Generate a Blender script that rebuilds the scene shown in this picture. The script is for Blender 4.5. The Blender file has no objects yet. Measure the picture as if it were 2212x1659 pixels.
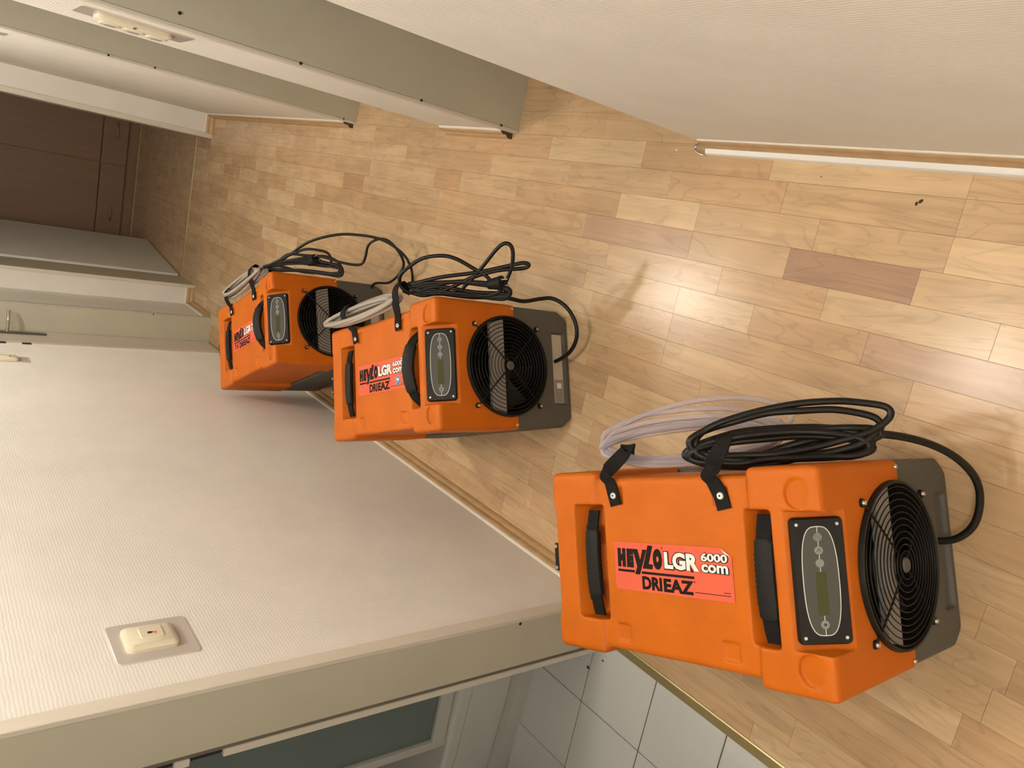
import bpy, bmesh, math, random
from mathutils import Vector, Matrix
scene = bpy.context.scene
C = scene.collection

# ---------------------------------------------------------------- camera
# x: across the corridor (right = +), y: along the corridor, z: up.  The phone was held sideways.
cam_d = bpy.data.cameras.new('camera'); cam = bpy.data.objects.new('camera', cam_d); C.objects.link(cam)
pitch, roll, yaw = math.radians(39.43063), math.radians(-2.02154), math.radians(-15.16914)
fw = Vector((math.sin(yaw)*math.cos(pitch), math.cos(yaw)*math.cos(pitch), -math.sin(pitch)))
rt = Vector((math.cos(yaw), -math.sin(yaw), 0)); dn = fw.cross(rt)
r2 = math.cos(roll)*rt + math.sin(roll)*dn
d2 = -math.sin(roll)*rt + math.cos(roll)*dn
M = Matrix((d2, r2, -fw)).transposed().to_4x4(); M.translation = (0, 0, 1.5)
cam.matrix_world = M
cam_d.sensor_fit = 'HORIZONTAL'; cam_d.sensor_width = 36; cam_d.lens = 1631.33/2212*36; cam_d.clip_start = .02
scene.camera = cam

# ---------------------------------------------------------------- world, lamps, exposure
w = bpy.data.worlds.new('world'); scene.world = w; w.use_nodes = True
w.node_tree.nodes['Background'].inputs[0].default_value = (.9, .8, .65, 1)
w.node_tree.nodes['Background'].inputs[1].default_value = .05
vs = scene.view_settings
vs.view_transform = 'Standard'; vs.look = 'None'; vs.gamma = 1; vs.use_curve_mapping = False; vs.exposure = 0.0
cy = scene.cycles
cy.max_bounces = 6; cy.diffuse_bounces = 4; cy.adaptive_threshold = .025; cy.glossy_bounces = 3; cy.transmission_bounces = 3; cy.transparent_max_bounces = 8; cy.use_light_tree = False; cy.caustics_reflective = False; cy.caustics_refractive = False
def lamp(name, loc, watts, radius, col):
    l = bpy.data.lights.new(name, 'POINT'); l.energy = watts; l.shadow_soft_size = radius; l.color = col
    o = bpy.data.objects.new(name, l); C.objects.link(o); o.location = loc; return o
WARM = (1.0, .94, .85)
lamp('ceiling_light', (-.22, 3.12, 2.40), 38, .06, WARM)
lamp('ceiling_light', (-.20, 1.27, 2.40), 27, .06, WARM)
lamp('ceiling_light', (-.18, -.58, 2.40), 31, .06, WARM)

# ---------------------------------------------------------------- materials
MATS = {}
def mat(name, col, rough=.5, metal=0, spec=.5, noise=None, bump=None, clear=0):
    """noise = (scale, amount) mottles the colour, bump = (scale, strength) adds fine relief"""
    m = bpy.data.materials.new(name); m.use_nodes = True; nt = m.node_tree; b = nt.nodes['Principled BSDF']
    b.inputs['Base Color'].default_value = (*col, 1); b.inputs['Roughness'].default_value = rough
    b.inputs['Metallic'].default_value = metal; b.inputs['Specular IOR Level'].default_value = spec
    b.inputs['Coat Weight'].default_value = clear
    tc = nt.nodes.new('ShaderNodeTexCoord')
    if noise:
        n = nt.nodes.new('ShaderNodeTexNoise'); n.inputs['Scale'].default_value = noise[0]; n.inputs['Detail'].default_value = 2
        nt.links.new(tc.outputs['Object'], n.inputs['Vector'])
        r = nt.nodes.new('ShaderNodeMapRange'); r.inputs['From Min'].default_value = .3; r.inputs['From Max'].default_value = .7
        r.inputs['To Min'].default_value = 1-noise[1]; r.inputs['To Max'].default_value = 1+noise[1]
        nt.links.new(n.outputs['Fac'], r.inputs['Value'])
        mx = nt.nodes.new('ShaderNodeMix'); mx.data_type = 'RGBA'; mx.blend_type = 'MULTIPLY'; mx.inputs['Factor'].default_value = 1
        mx.inputs['A'].default_value = (*col, 1); nt.links.new(r.outputs['Result'], mx.inputs['B'])
        nt.links.new(mx.outputs['Result'], b.inputs['Base Color'])
    if bump:
        n2 = nt.nodes.new('ShaderNodeTexNoise'); n2.inputs['Scale'].default_value = bump[0]; n2.inputs['Detail'].default_value = 0
        nt.links.new(tc.outputs['Object'], n2.inputs['Vector'])
        bp = nt.nodes.new('ShaderNodeBump'); bp.inputs['Strength'].default_value = bump[1]; bp.inputs['Distance'].default_value = .002
        nt.links.new(n2.outputs['Fac'], bp.inputs['Height']); nt.links.new(bp.outputs['Normal'], b.inputs['Normal'])
    MATS[name] = m; return m

def wallpaper():
    m = mat('wallpaper', (.81, .785, .73), .85, noise=(6, .03)); nt = m.node_tree; b = nt.nodes['Principled BSDF']
    tc = nt.nodes.new('ShaderNodeTexCoord')
    wv = nt.nodes.new('ShaderNodeTexWave'); wv.wave_type = 'BANDS'; wv.bands_direction = 'Z'; wv.wave_profile = 'SIN'
    wv.inputs['Scale'].default_value = 48; wv.inputs['Distortion'].default_value = 3.0
    wv.inputs['Detail'].default_value = 3; wv.inputs['Detail Scale'].default_value = 1.2
    nt.links.new(tc.outputs['Object'], wv.inputs['Vector'])
    n2 = nt.nodes.new('ShaderNodeTexNoise'); n2.inputs['Scale'].default_value = 320; nt.links.new(tc.outputs['Object'], n2.inputs['Vector'])
    ad = nt.nodes.new('ShaderNodeMath'); ad.operation = 'MULTIPLY_ADD'; ad.inputs[1].default_value = .8
    nt.links.new(n2.outputs['Fac'], ad.inputs[0]); nt.links.new(wv.outputs['Fac'], ad.inputs[2])
    bp = nt.nodes.new('ShaderNodeBump'); bp.inputs['Strength'].default_value = .20; bp.inputs['Distance'].default_value = .0010
    nt.links.new(ad.outputs[0], bp.inputs['Height']); nt.links.new(bp.outputs['Normal'], b.inputs['Normal'])
    return m

def parquet():
    """maple strip: the tone of each strip comes from its object colour, the grain from noise drawn out along the strip"""
    m = bpy.data.materials.new('parquet'); m.use_nodes = True; nt = m.node_tree; b = nt.nodes['Principled BSDF']
    L = nt.links.new; N = nt.nodes.new
    tc = N('ShaderNodeTexCoord'); oi = N('ShaderNodeObjectInfo')
    off = N('ShaderNodeVectorMath'); off.operation = 'SCALE'; off.inputs[0].default_value = (13.7, 31.3, 7.1)
    L(oi.outputs['Random'], off.inputs['Scale'])
    ad = N('ShaderNodeVectorMath'); ad.operation = 'ADD'; L(tc.outputs['Object'], ad.inputs[0]); L(off.outputs[0], ad.inputs[1])
    mp = N('ShaderNodeMapping'); mp.inputs['Scale'].default_value = (42, 2.6, 1); L(ad.outputs[0], mp.inputs['Vector'])
    n1 = N('ShaderNodeTexNoise'); n1.inputs['Scale'].default_value = 1; n1.inputs['Detail'].default_value = 3; n1.inputs['Distortion'].default_value = 1.1
    L(mp.outputs[0], n1.inputs['Vector'])
    r1 = N('ShaderNodeMapRange'); r1.inputs['From Min'].default_value = .25; r1.inputs['From Max'].default_value = .75
    r1.inputs['To Min'].default_value = .86; r1.inputs['To Max'].default_value = 1.12; L(n1.outputs['Fac'], r1.inputs['Value'])
    # broad blotches
    n2 = N('ShaderNodeTexNoise'); n2.inputs['Scale'].default_value = 9; n2.inputs['Detail'].default_value = 1; L(ad.outputs[0], n2.inputs['Vector'])
    r2_ = N('ShaderNodeMapRange'); r2_.inputs['From Min'].default_value = .3; r2_.inputs['From Max'].default_value = .7
    r2_.inputs['To Min'].default_value = .93; r2_.inputs['To Max'].default_value = 1.06; L(n2.outputs['Fac'], r2_.inputs['Value'])
    # thin dark growth lines
    mp3 = N('ShaderNodeMapping'); mp3.inputs['Scale'].default_value = (9, 1.5, 1); L(ad.outputs[0], mp3.inputs['Vector'])
    n3 = N('ShaderNodeTexNoise'); n3.inputs['Scale'].default_value = 1.6; n3.inputs['Detail'].default_value = 2; n3.inputs['Distortion'].default_value = .8
    L(mp3.outputs[0], n3.inputs['Vector'])
    s3 = N('ShaderNodeMath'); s3.operation = 'MULTIPLY'; s3.inputs[1].default_value = 55; L(n3.outputs['Fac'], s3.inputs[0])
    c3 = N('ShaderNodeMath'); c3.operation = 'SINE'; L(s3.outputs[0], c3.inputs[0])
    r3 = N('ShaderNodeMapRange'); r3.inputs['From Min'].default_value = .80; r3.inputs['From Max'].default_value = 1.0
    r3.inputs['To Min'].default_value = 1.0; r3.inputs['To Max'].default_value = .88; L(c3.outputs[0], r3.inputs['Value'])
    m1 = N('ShaderNodeMath'); m1.operation = 'MULTIPLY'; L(r1.outputs[0], m1.inputs[0]); L(r2_.outputs[0], m1.inputs[1])
    m2 = N('ShaderNodeMath'); m2.operation = 'MULTIPLY'; L(m1.outputs[0], m2.inputs[0]); L(r3.outputs[0], m2.inputs[1])
    mx = N('ShaderNodeMix'); mx.data_type = 'RGBA'; mx.blend_type = 'MULTIPLY'; mx.inputs['Factor'].default_value = 1
    L(oi.outputs['Color'], mx.inputs['A']); L(m2.outputs[0], mx.inputs['B']); L(mx.outputs['Result'], b.inputs['Base Color'])
    b.inputs['Roughness'].default_value = .24; b.inputs['Specular IOR Level'].default_value = .42
    bp = N('ShaderNodeBump'); bp.inputs['Strength'].default_value = .12; bp.inputs['Distance'].default_value = .001
    L(n1.outputs['Fac'], bp.inputs['Height']); L(bp.outputs['Normal'], b.inputs['Normal'])
    MATS['parquet'] = m; return m

def clear_hose(name, col, opac):
    m = bpy.data.materials.new(name); m.use_nodes = True; nt = m.node_tree; b = nt.nodes['Principled BSDF']
    b.inputs['Base Color'].default_value = (*col, 1); b.inputs['Roughness'].default_value = .12
    t = nt.nodes.new('ShaderNodeBsdfTransparent'); t.inputs[0].default_value = (.92, .88, .86, 1)
    mx = nt.nodes.new('ShaderNodeMixShader'); lw = nt.nodes.new('ShaderNodeLayerWeight'); lw.inputs['Blend'].default_value = .35
    r = nt.nodes.new('ShaderNodeMapRange'); r.inputs['To Min'].default_value = opac; r.inputs['To Max'].default_value = .95
    nt.links.new(lw.outputs['Facing'], r.inputs['Value']); nt.links.new(r.outputs[0], mx.inputs[0])
    nt.links.new(t.outputs[0], mx.inputs[1]); nt.links.new(b.outputs[0], mx.inputs[2])
    nt.links.new(mx.outputs[0], nt.nodes['Material Output'].inputs[0]); MATS[name] = m; return m

def cabinet_wood():
    m = mat('cabinet_wood', (.16, .085, .05), .45); nt = m.node_tree; b = nt.nodes['Principled BSDF']
    tc = nt.nodes.new('ShaderNodeTexCoord'); mp = nt.nodes.new('ShaderNodeMapping'); mp.inputs['Scale'].default_value = (30, 30, 1.5)
    nt.links.new(tc.outputs['Object'], mp.inputs['Vector'])
    n = nt.nodes.new('ShaderNodeTexNoise'); n.inputs['Scale'].default_value = 1; n.inputs['Detail'].default_value = 4; nt.links.new(mp.outputs[0], n.inputs['Vector'])
    cr = nt.nodes.new('ShaderNodeValToRGB'); cr.color_ramp.elements[0].color = (.23, .135, .08, 1); cr.color_ramp.elements[1].color = (.32, .195, .12, 1)
    nt.links.new(n.outputs['Fac'], cr.inputs['Fac']); nt.links.new(cr.outputs[0], b.inputs['Base Color']); return m

wallpaper(); parquet(); cabinet_wood()
clear_hose('hose_clear', (.66, .60, .66), .32); clear_hose('hose_milky', (.50, .45, .39), .74)
mat('paint_white', (.81, .785, .73), .6, noise=(8, .03))
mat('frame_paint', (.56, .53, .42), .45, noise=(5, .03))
mat('frame_paint_lit', (.70, .65, .56), .45)  # same paint as the jambs; the lip's brighter light is put into the colour
mat('gasket', (.16, .14, .11), .7)
mat('caulk', (.80, .75, .66), .5)
mat('base_wood', (.50, .33, .17), .42, noise=(30, .10))
mat('base_end', (.09, .05, .03), .7)
mat('white_strip', (.80, .79, .76), .35)
mat('brass', (.50, .40, .19), .34, metal=.55)
mat('tile', (.70, .70, .67), .22, noise=(4, .03))
mat('grout', (.05, .04, .035), .9)
mat('orange_plastic', (.56, .128, .005), .5, spec=.25, noise=(11, .06), bump=(260, .10))
mat('grey_plastic', (.105, .098, .082), .58, spec=.3)
mat('bar_grey', (.30, .28, .26), .5)
mat('black_plastic', (.009, .008, .007), .45, spec=.25)
mat('rubber', (.010, .009, .008), .6, spec=.25)
mat('webbing', (.009, .008, .0075), .8, spec=.2, bump=(700, .5))
mat('cord_black', (.009, .0075, .006), .4, spec=.3)
mat('panel_grey', (.068, .068, .058), .45, spec=.3)
mat('panel_white', (.72, .72, .66), .5)
mat('button_grey', (.23, .23, .21), .5)
mat('button_mark', (.05, .05, .045), .5)
mat('lcd', (.05, .056, .012), .25, spec=.3)
mat('steel', (.62, .60, .56), .28, metal=1)
mat('steel_dark', (.22, .21, .19), .3, metal=1)
mat('rivet_white', (.85, .84, .82), .25, metal=.6)
mat('label_red', (.74, .125, .065), .55, spec=.25)
mat('ink_black', (.014, .009, .007), .6, spec=.15)
mat('ink_white', (.88, .86, .82), .45)
mat('badge_blue', (.06, .09, .28), .4)
mat('plate_beige', (.58, .52, .42), .35)
mat('switch_cream', (.74, .68, .53), .35)
mat('switch_backing', (.55, .50, .46), .25)
mat('dark_hole', (.015, .012, .010), .8)
mat('neon_orange', (.9, .2, .05), .4)
mat('door_paint', (.82, .80, .75), .45)
mat('ceiling_paint', (.78, .75, .69), .9)
mat('ceramic', (.66, .65, .61), .2)
mat('shower_frame', (.60, .58, .53), .35)
mat('dirt', (.06, .03, .018), .9)
mat('crumb_white', (.85, .83, .8), .6)
gl = mat('shower_glass', (.26, .31, .29), .12)
gn = gl.node_tree; gb = gn.nodes['Principled BSDF']; gt = gn.nodes.new('ShaderNodeBsdfTransparent'); gt.inputs[0].default_value = (.75, .82, .79, 1)
gm = gn.nodes.new('ShaderNodeMixShader'); gm.inputs[0].default_value = .6
gn.links.new(gt.outputs[0], gm.inputs[1]); gn.links.new(gb.outputs[0], gm.inputs[2]); gn.links.new(gm.outputs[0], gn.nodes['Material Output'].inputs[0])

# ---------------------------------------------------------------- mesh helpers
class MB:
    def __init__(s): s.v = []; s.f = []
    def add(s, v, f):
        o = len(s.v); s.v += [tuple(p) for p in v]; s.f += [tuple(i+o for i in q) for q in f]; return s
    def box(s, x0, x1, y0, y1, z0, z1):
        return s.add([(x0,y0,z0),(x1,y0,z0),(x1,y1,z0),(x0,y1,z0),(x0,y0,z1),(x1,y0,z1),(x1,y1,z1),(x0,y1,z1)],
                     [(0,3,2,1),(4,5,6,7),(0,1,5,4),(1,2,6,5),(2,3,7,6),(3,0,4,7)])
    def prism(s, poly, fn):
        """poly: list of (a,b); fn(a,b,t) -> xyz for t in 0,1"""
        n = len(poly)
        return s.add([fn(a,b,0) for a,b in poly]+[fn(a,b,1) for a,b in poly],
                     [tuple(range(n-1,-1,-1)), tuple(range(n,2*n))]+[(i,(i+1)%n,n+(i+1)%n,n+i) for i in range(n)])
    def cyl(s, c, axis, r, h, n=24, r2=None):
        c = Vector(c); a = Vector(axis).normalized(); u = a.orthogonal().normalized(); w_ = a.cross(u); r2 = r if r2 is None else r2
        v = [c+r*(math.cos(2*math.pi*i/n)*u+math.sin(2*math.pi*i/n)*w_) for i in range(n)]
        v += [c+a*h+r2*(math.cos(2*math.pi*i/n)*u+math.sin(2*math.pi*i/n)*w_) for i in range(n)]
        return s.add(v, [tuple(range(n-1,-1,-1)), tuple(range(n,2*n))]+[(i,(i+1)%n,n+(i+1)%n,n+i) for i in range(n)])
    def ring(s, c, axis, R, r, n=48, m=8):
        c = Vector(c); a = Vector(axis).normalized(); u = a.orthogonal().normalized(); w_ = a.cross(u); v = []; f = []
        for i in range(n):
            d = math.cos(2*math.pi*i/n)*u+math.sin(2*math.pi*i/n)*w_
            for j in range(m):
                t = 2*math.pi*j/m; v.append(c+d*(R+r*math.cos(t))+a*(r*math.sin(t)))
        for i in range(n):
            for j in range(m):
                f.append((i*m+j, ((i+1)%n)*m+j, ((i+1)%n)*m+(j+1)%m, i*m+(j+1)%m))
        return s.add(v, f)
    def tube(s, pts, r, m=8, closed=False, flat=None):
        P = [Vector(p) for p in pts]; n = len(P); v = []; f = []; prev = None
        for i in range(n):
            t = (P[(i+1)%n]-P[i-1]) if closed else (P[min(i+1,n-1)]-P[max(i-1,0)])
            t.normalize()
            if prev is None: u = t.orthogonal().normalized()
            else: u = (prev-t*prev.dot(t)).normalized()
            prev = u; w_ = t.cross(u)
            for j in range(m):
                a = 2*math.pi*j/m; v.append(P[i]+r*(math.cos(a)*u+math.sin(a)*w_))
        k = n if closed else n-1
        for i in range(k):
            for j in range(m):
                f.append((i*m+j, i*m+(j+1)%m, ((i+1)%n)*m+(j+1)%m, ((i+1)%n)*m+j))
        if not closed: f += [tuple(range(m-1,-1,-1)), tuple((n-1)*m+j for j in range(m))]
        return s.add(v, f)
    def build(s, name, m, parent=None, smooth=False, bevel=0, seg=2):
        me = bpy.data.meshes.new(name); me.from_pydata(s.v, [], s.f); me.validate()
        if bevel or True:
            bm = bmesh.new(); bm.from_mesh(me); bmesh.ops.recalc_face_normals(bm, faces=bm.faces)
            if bevel:
                bmesh.ops.bevel(bm, geom=[e for e in bm.edges if e.is_manifold and e.calc_face_angle(0) > .5], offset=bevel, segments=seg, affect='EDGES', profile=.5, clamp_overlap=True)
            bm.to_mesh(me); bm.free()
        me.materials.append(MATS[m])
        if smooth: me.polygons.foreach_set('use_smooth', [True]*len(me.polygons))
        if smooth == 'auto': me.set_sharp_from_angle(angle=math.radians(40))
        return obj(name, me, parent)
def obj(name, me, parent=None):
    o = bpy.data.objects.new(name, me); C.objects.link(o)
    if parent: o.parent = parent
    return o
def empty(name, loc, rz=0):
    o = bpy.data.objects.new(name, None); C.objects.link(o); o.location = loc; o.rotation_euler = (0,0,rz); o.empty_display_size = .05; return o
def tag(o, label, cat, group=None):
    o['label'] = label; o['category'] = cat
    if group: o['group'] = group
    return o
def struct(o, label=None, cat=None):
    o['kind'] = 'structure'
    if label: o['label'] = label
    if cat: o['category'] = cat
    return o
def spline(P, k=8, closed=False):
    P = [Vector(p) for p in P]; n = len(P); out = []
    rng = range(n) if closed else range(n-1)
    for i in rng:
        p0 = P[i-1] if (closed or i > 0) else P[0]*2-P[1]
        p1 = P[i]; p2 = P[(i+1)%n]; p3 = P[(i+2)%n] if (closed or i+2 < n) else P[-1]*2-P[-2]
        for j in range(k):
            t = j/k
            out.append(.5*((2*p1)+(p2-p0)*t+(2*p0-5*p1+4*p2-p3)*t*t+(3*p1-p0-3*p2+p3)*t**3))
    if not closed: out.append(P[-1])
    return out

# ---------------------------------------------------------------- the room
WL, WR, YE, ZC = -.911, .281, 5.055, 2.5      # wall planes, end wall, ceiling
TL, TR = .15, .18                              # wall thicknesses
LJ0, LJ1 = .42, 1.187                          # bathroom door opening in the left wall
LF0, LF1 = 3.757, 4.65                         # far door opening in the left wall
RA0, RA1, RB0, RB1 = 1.238, 1.98, 2.372, 3.11  # two openings in the right wall
EX0, EX1 = -.785, .138                         # opening in the end wall
ZD = 2.0
b = MB()
b.box(WL-TL, WL, -1.6, LJ0, -.03, ZC); b.box(WL-TL, WL, LJ1+.031, LF0, -.03, ZC); b.box(WL-TL, WL, LF1+.03, YE+.2, -.03, ZC)
b.box(WL-TL, WL, LJ0, LJ1+.031, ZD, ZC); b.box(WL-TL, WL, LF0, LF1+.03, ZD, ZC)
struct(b.build('wall_left', 'wallpaper'), 'white wall with ribbed wallpaper left of the machines', 'wall')
b = MB()
b.box(WR, WR+TR, -1.6, RA0, -.03, ZC); b.box(WR, WR+TR, RA1+.012, RB0, -.03, ZC); b.box(WR, WR+TR, RB1+.012, YE+.2, -.03, ZC)
b.box(WR, WR+TR, RA0, RA1+.012, ZD, ZC); b.box(WR, WR+TR, RB0, RB1+.012, ZD, ZC)
struct(b.build('wall_right', 'wallpaper'), 'white wallpapered wall with two doorways opposite the machines', 'wall')
b = MB()
b.box(WL, EX0-.018, YE, YE+.33, -.03, ZC); b.box(EX1+.03, WR, YE, YE+.33, -.03, ZC); b.box(EX0-.018, EX1+.03, YE, YE+.33, ZD, ZC)
struct(b.build('wall_end', 'paint_white'), 'white wall around the doorway at the end of the corridor', 'wall')
struct(MB().box(WL-TL, WR+TR, -1.7, -1.6, -.03, ZC).build('wall_near', 'paint_white'), 'white wall closing the corridor behind the viewer', 'wall')
struct(MB().box(-2.6, 1.9, -1.7, 7.4, ZC, ZC+.05).build('ceiling', 'ceiling_paint'), 'plain white ceiling above the corridor', 'ceiling')
# rooms behind the openings, so that light and views end on walls
b = MB()
b.box(1.75, 1.8, -1.6, 5.3, -.03, ZC); b.box(WR+TR, 1.8, -1.65, -1.6, -.03, ZC); b.box(WR+TR, 1.8, 5.255, 5.3, -.03, ZC); b.box(WR+TR, 1.8, 2.2, 2.24, -.03, ZC)
struct(b.build('wall_rooms', 'paint_white'), 'white walls of the rooms off the right side', 'wall')
b = MB()
b.box(-2.0, -1.952, -.2, 2.7, -.03, ZC); b.box(-2.0, WL-TL, -.25, -.2, -.03, ZC); b.box(-2.0, WL-TL, 2.65, 2.7, -.03, ZC)
wb = struct(b.build('wall_bathroom', 'tile'), 'pale tiled walls of the bathroom behind the brass threshold', 'wall')
MB().box(-1.95, -1.942, -.2, 2.65, .28, .312).build('tile_border', 'shower_frame', wb)
b = MB()
b.box(-1.25, -1.2, 5.385, 7.3, -.03, ZC); b.box(.75, .8, 5.385, 7.3, -.03, ZC); b.box(-1.25, .8, 7.3, 7.35, -.03, ZC)
b.box(-1.25, WL, 5.385, 5.39, -.03, ZC); b.box(WR, .8, 5.385, 5.39, -.03, ZC)
struct(b.build('wall_back', 'paint_white'), 'walls of the dark room beyond the end doorway', 'wall')
b = MB(); b.box(-2.0, WL-TL, 3.2, 3.24, -.03, ZC); b.box(-2.0, WL-TL, 5.3, 5.34, -.03, ZC); b.box(-2.0, -1.96, 3.2, 5.34, -.03, ZC)
struct(b.build('wall_side', 'paint_white'), 'walls of the room behind the closed far door', 'wall')

# ---------------------------------------------------------------- parquet floor, strip by strip
fl = MB(); fl.box(-1.012, 1.76, -1.6, 7.3, -.03, -.012)
floor = struct(fl.build('floor', 'base_wood'), 'glossy maple strip parquet floor of the corridor', 'floor')
RW, RX0 = .0683, .0735
JO = {-8:[4.65], -7:[3.97,4.34], -6:[3.55,4.02], -5:[1.21,3.55,3.85], -4:[.61,1.21,3.55,3.94], -3:[.72,.99,1.21,1.92,2.63,3.03,3.32,3.65,4.01],
      -2:[.5,.83,1.1,1.81,2.08,2.36,2.94,3.43,3.78,4.19,4.48,4.76], -1:[.66,.94,1.21,1.59,1.97,2.37,2.96,3.15,3.55,3.94],
      0:[.62,.89,1.21,1.48,1.93,2.25,2.42,2.92,3.25,3.62,3.97,4.36], 1:[.62,.99,1.32,1.7,2.09,2.65,2.93,3.5,3.77], 2:[.62,1.04,1.43,1.81,2.2,2.47,2.93,3.37,3.65,4.06]}
TONES = {(-1,.66):'d', (-2,.5):'l', (-3,.61):'p', (-1,.27):'m', (0,.27):'l', (0,1.21):'l', (1,.99):'t', (0,.62):'m', (0,.89):'m', (1,.62):'m', (2,1.43):'l', (2,1.04):'t',
         (-1,1.21):'p', (-1,.94):'m', (-2,.83):'t', (-2,1.1):'l', (-2,1.81):'m', (-3,.72):'t', (-3,.99):'l', (0,1.48):'t', (1,1.32):'m', (1,1.7):'m',
         (-1,1.59):'t', (-2,1.1):'m', (-3,1.92):'m', (0,1.93):'m', (0,2.25):'d2', (-3,3.32):'t', (-3,3.65):'l', (-2,3.78):'t', (-3,3.03):'m', (-1,3.94):'l', (-2,3.43):'l', (-4,3.55):'l', (-5,3.55):'t', (-1,2.96):'d2', (-1,3.15):'m', (0,2.42):'m', (-2,2.94):'t'}
TE = {(-3,.72):'p', (-1,.66):'m', (0,.62):'l', (1,.62):'m', (2,.62):'m', (-2,.5):'l'}   # strips known by their far end
TC = {'l':(.66,.475,.285), 'm':(.60,.415,.24), 't':(.55,.365,.205), 'p':(.50,.325,.205), 'd':(.40,.245,.155), 'd2':(.52,.325,.175)}
rnd = random.Random(11); extra = MB(); nplank = 0
def strip_mesh(lx, ly):
    e = .00032; x, y = lx/2, ly/2
    return ([(-x,-y,-.012),(x,-y,-.012),(x,y,-.012),(-x,y,-.012),(-x+.0001,-y+.0001,-.0009),(x-.0001,-y+.0001,-.0009),(x-.0001,y-.0001,-.0009),(-x+.0001,y-.0001,-.0009),
             (-x+e,-y+e,0),(x-e,-y+e,0),(x-e,y-e,0),(-x+e,y-e,0)],
            [(8,9,10,11),(4,5,9,8),(5,6,10,9),(6,7,11,10),(7,4,8,11),(0,1,5,4),(1,2,6,5),(2,3,7,6),(3,0,4,7)])
def plank(x0, x1, y0, y1, tone):
    sv, sf = strip_mesh(x1-x0, y1-y0); me = bpy.data.meshes.new('plank'); me.from_pydata(sv, [], sf); me.materials.append(MATS['parquet'])
    o = obj('plank', me, floor); o.location = ((x0+x1)/2, (y0+y1)/2, rnd.uniform(-.00015, .00015))
    o.rotation_euler = (rnd.uniform(-.0007,.0007), rnd.uniform(-.0012,.0012), 0); o.color = (*tone, 1); return o
for n in range(-16, 3):
    x0, x1 = RX0+n*RW, RX0+(n+1)*RW
    lo = max(x0, -.996); hi = min(x1, WR)
    if hi-lo < .004: continue
    js = list(JO.get(n, []))
    start = -.06
    cur = start; cuts = [start]
    known = sorted(js)
    for k in known:
        while k-cuts[-1] > .62: cuts.append(cuts[-1]+rnd.uniform(.27, .46))
        if k-cuts[-1] > .09: cuts.append(k)
        elif cuts[-1] not in known and len(cuts) > 1: cuts[-1] = k
    while cuts[-1] < 5.365:
        cuts.append(cuts[-1]+rnd.uniform(.27, .5))
    cuts = [c for c in cuts if c < 5.25]+[5.365]
    for a, c in zip(cuts[:-1], cuts[1:]):
        tn = next((v for (rn, y), v in TONES.items() if rn == n and abs(y-a) < .02), None) or next((v for (rn, y), v in TE.items() if rn == n and abs(y-c) < .02), None)
        t = TC[tn] if tn else random.Random(n*77+int(a*100)).choice([TC['m'], TC['m'], TC['t'], TC['l'], TC['m'], (.58,.395,.225), (.63,.445,.26), TC['t'], (.57,.375,.21)])
        j = rnd.uniform(.96, 1.04); plank(lo, hi, a, c, tuple(v*j for v in t)); nplank += 1
# the strips that run on into the other rooms and behind the viewer, joined
st = MB()
def stuff_rows(xa, xb, ya, yb):
    y = xa
    n0 = int(math.floor((xa-RX0)/RW)); n1 = int(math.ceil((xb-RX0)/RW))
    for n in range(n0, n1):
        lo, hi = max(RX0+n*RW, xa), min(RX0+(n+1)*RW, xb)
        if hi-lo < .004: continue
        y = ya
        while y < yb-.001:
            e = min(yb, y+rnd.uniform(.27, .5)); sv, sf = strip_mesh(hi-lo, e-y)
            st.add([(p[0]+(lo+hi)/2, p[1]+(y+e)/2, p[2]) for p in sv], sf); y = e
stuff_rows(-.996, WR, -1.6, -.06); stuff_rows(RX0+3*RW, 1.75, RA0, RA1+.01); stuff_rows(WR+TR, 1.75, -1.6, RA0); stuff_rows(RX0+3*RW, 1.75, RB0, RB1+.01); stuff_rows(WR+TR, 1.75, RA1+.01, 2.2)
stuff_rows(WR+TR, 1.75, RB1+.01, 5.2); stuff_rows(-1.2, .75, 5.385, 7.3)
o = st.build('plank_field', 'parquet', floor); o['kind'] = 'stuff'; o.color = (.58, .395, .225, 1)
# brass strips
tb = MB().prism([(0,-.02),(0,.0015),(-.003,.003),(-.028,-.002),(-.031,-.012),(-.031,-.02)], lambda a,z,t: (-.996+a, LJ0+(.0+t*(LJ1-LJ0)), z)).build('trim_7', 'brass')
struct(tb, 'brass threshold strip between parquet and bathroom tiles', 'trim')
tb = MB().box(EX0, EX1, 5.366, 5.384, -.01, .003).build('trim_8', 'brass', bevel=.0015)
struct(tb, 'thin brass strip across the end doorway floor', 'trim')

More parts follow.
